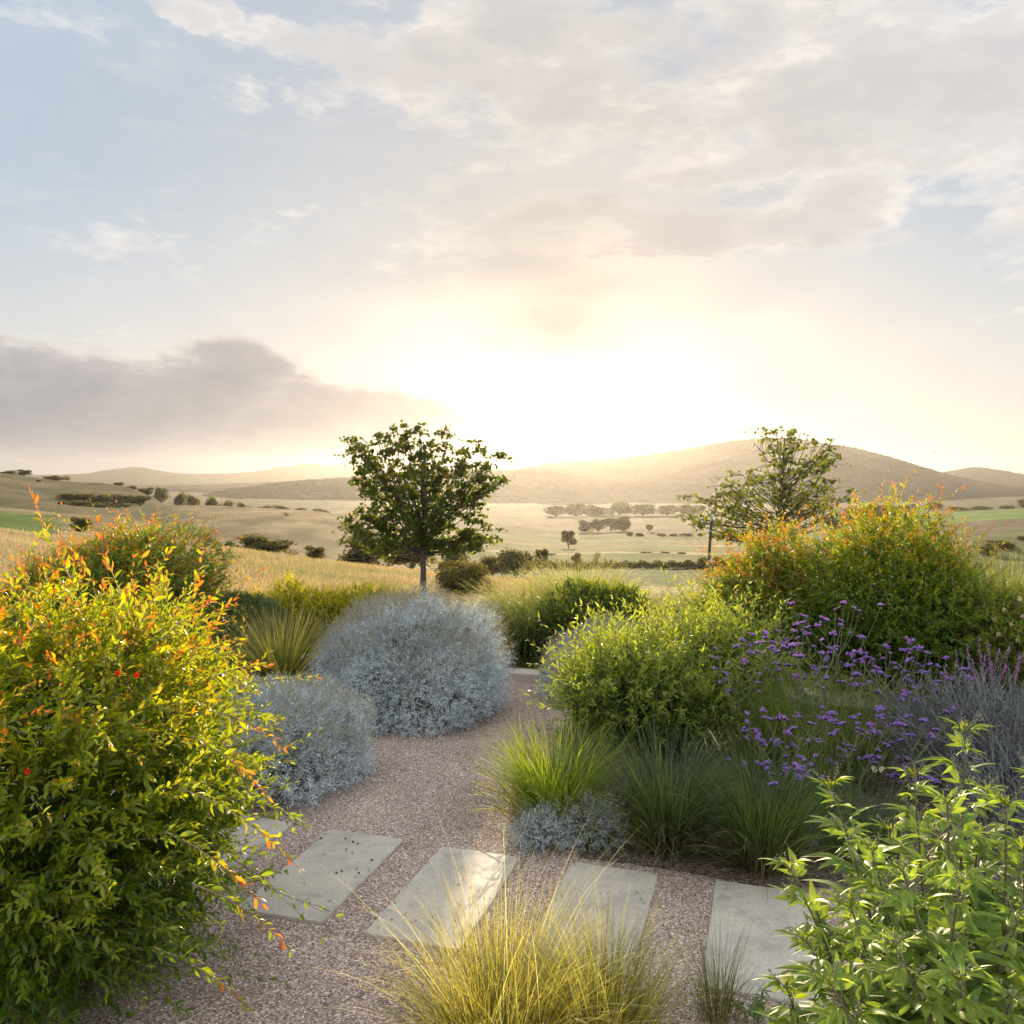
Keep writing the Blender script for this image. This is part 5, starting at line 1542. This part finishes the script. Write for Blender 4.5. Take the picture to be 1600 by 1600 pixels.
FG, HG, BG = 'trees dotted over the valley fields', 'scrub bushes in the fold of the left hill', 'trees along the valley hedge line'
far_tree('near', 727, 952, 112, 84, 30, 'small rounded olive-green tree just beyond the big silver mound', FG)
far_tree('a', 806, 908, 76, 54, 95, 'dark round tree in the valley right of the small olive-green tree', FG)
far_tree('b', 768, 902, 54, 38, 105, 'dim tree tucked between the small olive-green tree and the dark round one', FG)
far_tree('c', 846, 886, 30, 30, 150, 'faint tree just right of the dark round valley tree', FG)
far_tree('d', 575, 886, 96, 52, 105, 'wide dark tree behind the left lower branches of the rounded young tree', FG)
far_tree('b', 645, 890, 90, 48, 105, 'wide dark tree directly behind the trunk of the rounded young tree', FG)
far_tree('d', 710, 880, 50, 30, 120, 'dim tree to the right of the young tree trunk', FG)
far_tree('d', 412, 865, 104, 32, 92, 'broad low green bush on the crest of the golden field', FG, 'field_bush', 'bush')
far_tree('e', 360, 860, 30, 16, 92, 'small bush at the left end of the broad low one', FG, 'field_bush', 'bush')
far_tree('e', 492, 868, 38, 18, 105, 'small grey-green bush right of the broad low one', FG, 'field_bush', 'bush')
far_tree('c', 888, 857, 27, 30, 350, 'lone hazy tree standing in the middle of the valley fields', FG)
far_tree('c', 1014, 832, 16, 13, 620, 'tiny round tree at the edge of the far valley field', FG)
for i, (px, w_, h_, k_) in enumerate(((868, 12, 18, 'thin'), (903, 26, 26, 'c'), (931, 24, 30, 'thin'), (947, 14, 20, 'thin'), (880, 10, 14, 'thin'), (963, 14, 16, 'thin'), (1029, 17, 17, 'thin'), (1073, 11, 15, 'c'), (1098, 22, 21, 'a'), (1122, 22, 22, 'b'), (1142, 22, 21, 'a'), (1045, 9, 9, 'thin'))):
    lab = ['wispy sapling first on the left of the hedge line', 'airy tree second in the hedge line, wider than its neighbours', 'forked open tree in the hedge line below the lone hazy tree', 'thin sapling right of the forked hedge tree',
           'very small sapling between the first two hedge trees', 'wispy sapling fifth along the hedge line', 'see-through shrub alone on the hedge line right of the arching grass', 'small lollipop tree on the hedge line left of the stake',
           'bushy tree on the hedge line just left of the stake', 'bushy tree on the hedge line just right of the stake', 'bushy tree at the hedge line end beside the pomegranate', 'tiny tuft of a bush on the hedge line'][i]
    far_tree(k_, px, 889, w_, h_, 188, lab, BG)
# the hedge itself
hb = MB()
hx = np.linspace(838, 1170, 150)
n = 9000
px = rng.uniform(836, 1175, n); Dd = 190 + rng.normal(0, 0.7, n)
zz = ground_z(px, Dd) + rng.random(n) ** 1.3 * (0.7 + 0.5 * np.sin(px * 0.13) ** 2 + 0.4 * np.sin(px * 0.41) ** 2)
hb.inst(L_CLUMP, np.stack([(px - 800) * Dd / FPX, Dd, zz], 1), unit(n), unit(n), rng.uniform(0.25, 0.6, n), lerp((0.03, 0.036, 0.014), (0.065, 0.07, 0.028), rng.random(n)))
o = hb.build('hedge', M_FAR); tag(o, 'long low dark hedge running across the valley below the hedge-line trees', 'hedge')
# wood of the far valley
for i, (px, py, w_, h_, k_) in enumerate(((935, 826, 30, 18, 'a'), (955, 827, 30, 22, 'b'), (975, 828, 32, 24, 'e'), (915, 824, 26, 14, 'd'))):
    far_tree(k_, px, py, w_, h_, 640, ['hazy tree at the left of the far valley clump', 'hazy tree in the middle of the far valley clump', 'tallest hazy tree at the right of the far valley clump', 'low hazy trees at the far left tail of the clump'][i], 'hazy clump of trees in the far valley')
for i, (px, py, w_, h_, k_) in enumerate(((1335, 822, 46, 36, 'b'), (1365, 822, 44, 40, 'a'), (1390, 820, 34, 36, 'e'), (1305, 822, 40, 26, 'd'))):
    far_tree(k_, px, py, w_, h_, 600, ['dark hazy tree second from left in the clump behind the pomegranate', 'tallest dark hazy tree in the clump behind the pomegranate', 'dark hazy tree at the right end of the clump behind the pomegranate', 'low dark tree at the left of the clump behind the pomegranate'][i], 'dark clump of trees behind the right pomegranate')
for i, (px, py, w_, h_, D, k_) in enumerate(((1546, 866, 34, 20, 230, 'd'), (1572, 864, 32, 18, 240, 'e'), (1597, 852, 18, 16, 260, 'a'), (1560, 858, 40, 16, 250, 'b'), (1600, 795, 24, 18, 900, 'a'), (1575, 797, 30, 8, 950, 'd'), (1535, 797, 40, 7, 950, 'd'), (1498, 797, 34, 6, 950, 'd'))):
    far_tree(k_, px, py, w_, h_, D, ['dark bush at the foot of the right-hand slope, beside the pomegranate', 'dark bush second at the foot of the right-hand slope', 'bush at the photo edge on the right-hand slope', 'low bush between the slope-foot bushes',
             'dark tree above the vineyard at the right edge', 'low hedge bush above the vineyard, rightmost', 'low hedge bush above the vineyard, middle', 'low hedge bush above the vineyard, leftmost'][i], 'bushes on the right-hand slope', 'field_bush', 'bush')
# scrub on the left hills
SCR = [(38, 753, 22, 16, 440, 'e', 'round dark tree on the crest of the upper left hill'), (106, 764, 20, 16, 440, 'thin', 'open wind-bent tree on the upper left hill slope'), (90, 763, 30, 8, 440, 'd', 'low scrub at the foot of the wind-bent tree'),
       (14, 741, 24, 6, 455, 'd', 'low scrub at the photo edge on the left hill crest'), (80, 748, 24, 5, 455, 'd', 'flat scrub on the crest between the two hill trees'), (186, 763, 18, 9, 460, 'e', 'dark bush where the upper left hill dips'),
       (60, 770, 9, 6, 400, 'e', 'tiny lone bush on the shaded left slope'), (205, 766, 18, 7, 470, 'd', 'low bush right of the dip'), (228, 772, 26, 10, 470, 'e', 'bush at the head of the scrub band'), (252, 772, 22, 12, 470, 'a', 'tallest bush at the right end of the scrub band'),
       (280, 774, 18, 7, 480, 'd', 'low bush just past the scrub band'), (302, 776, 22, 6, 480, 'd', 'flat bush beyond the scrub band, left'), (330, 779, 24, 6, 480, 'd', 'flat bush beyond the scrub band, right'),
       (105, 785, 34, 14, 330, 'd', 'broad bush at the left of the scrub band'), (132, 787, 36, 16, 330, 'b', 'second bush of the scrub band'), (162, 789, 40, 16, 330, 'd', 'third bush of the scrub band'), (192, 788, 38, 15, 335, 'e', 'fourth bush of the scrub band'),
       (220, 786, 34, 13, 340, 'b', 'fifth bush of the scrub band'), (125, 800, 40, 13, 300, 'e', 'lower left bush of the scrub band'), (155, 798, 40, 10, 300, 'd', 'lower middle bush of the scrub band'), (98, 803, 16, 9, 290, 'd', 'small bush below the scrub band'), (188, 797, 30, 8, 310, 'd', 'lower right bush of the scrub band'),
       (125, 828, 34, 20, 130, 'e', 'bushy green shrub behind the left pomegranate top'), (448, 815, 14, 13, 270, 'thin', 'small bare tree alone on the golden hillside')]
for px, py, w_, h_, D, k_, lab in SCR:
    far_tree(k_, px, py, w_ * 1.15, h_ * 1.15, D, lab, HG if D < 345 and D > 280 else 'lone bushes on the left hills', 'scrub_bush', 'bush')

ORD = ['first', 'second', 'third', 'fourth', 'fifth', 'sixth', 'seventh', 'eighth', 'ninth', 'tenth', 'eleventh', 'twelfth']
rr_ = np.random.default_rng(31)
for lab, grp, pts in (('{} bush from the left along the far field edge right of the lone tree', 'bushes along the far field edge', [(985, 836, 14, 5, 540), (1000, 837, 18, 4, 540), (1034, 838, 20, 6, 540), (1052, 838, 12, 5, 540), (1072, 839, 22, 5, 540), (1096, 839, 16, 6, 540), (1120, 840, 24, 5, 540), (1150, 840, 20, 6, 540)]),
                      ('{} dark tree from the left in the belt at the foot of the big hill', 'belt of trees at the foot of the big hill', [(868, 799, 40, 9, 1050), (900, 798, 36, 11, 1050), (932, 797, 44, 10, 1050), (968, 797, 40, 12, 1050), (1004, 797, 44, 11, 1050), (1042, 797, 40, 9, 1050), (1080, 797, 46, 9, 1050), (1250, 797, 50, 10, 1050), (1420, 796, 40, 9, 1050), (1460, 796, 40, 10, 1050)]),
                      ('{} bush from the left on the line behind the golden hillside', 'scrub line behind the golden hillside', [(352, 788, 26, 7, 500), (382, 791, 30, 8, 500), (412, 794, 26, 7, 500), (440, 797, 34, 8, 500), (470, 801, 30, 8, 500), (500, 805, 34, 8, 500)]),
                      ('{} low bush from the left along the near valley track', 'bushes along the near valley track', [(846, 872, 16, 6, 250), (862, 870, 14, 5, 255), (1010, 868, 20, 5, 260), (1040, 866, 14, 4, 265), (1065, 868, 18, 5, 260)])):
    for k_, (px, py, w_, h_, D) in enumerate(pts):
        far_tree(('d', 'e', 'b', 'a')[int(rr_.integers(4))], px, py, w_ * rr_.uniform(0.9, 1.3), h_ * rr_.uniform(0.9, 1.4), D, lab.format(ORD[k_]), grp, 'field_bush', 'bush')

# ------------------------------------------------------------------ dry grass of the slope below the garden
dg = MB()
n = 130000
D = np.exp(rng.uniform(math.log(15.5), math.log(80), n))
px = rng.uniform(-60, 1700, n)
px = np.where(rng.random(n) < 0.6, rng.uniform(300, 900, n), px)
z = ground_z(px, D)
x = (px - 800) * D / FPX
dens = vnoise(x, D, 3.0, 8.0, 2)
keep = (rng.random(n) < 0.55 + 0.6 * dens) & ((px < 840) | (D < 30))
px, D, z, x = px[keep], D[keep], z[keep], x[keep]; n = len(D)
green = np.clip(vnoise(x, D, 7.0, 4.0, 2) * 1.5 + 0.22 + 0.5 * sstep(px, 850, 1000), 0, 1)
L = rng.uniform(0.14, 0.40, n)
C = lerp((0.25, 0.185, 0.095), (0.45, 0.35, 0.19), rng.random(n) ** 1.3) * (1 - green[:, None]) + green[:, None] * lerp((0.17, 0.18, 0.06), (0.30, 0.27, 0.10), rng.random(n))
dg.inst(leaf_t(2, 0.050, 0.3, 0.1, 0.25), np.stack([x, D, z - 0.02], 1), nrm(rng.normal(0, 0.30, (n, 3)) + np.array((0.1, 0, 1.0))), unit(n), np.stack([L, L * (0.6 + D / 40), L], 1), C)
o = dg.build('dry_grass', M_DRY); tag(o, 'tall dry golden grass covering the slope below the garden', 'grass', None, 'stuff')
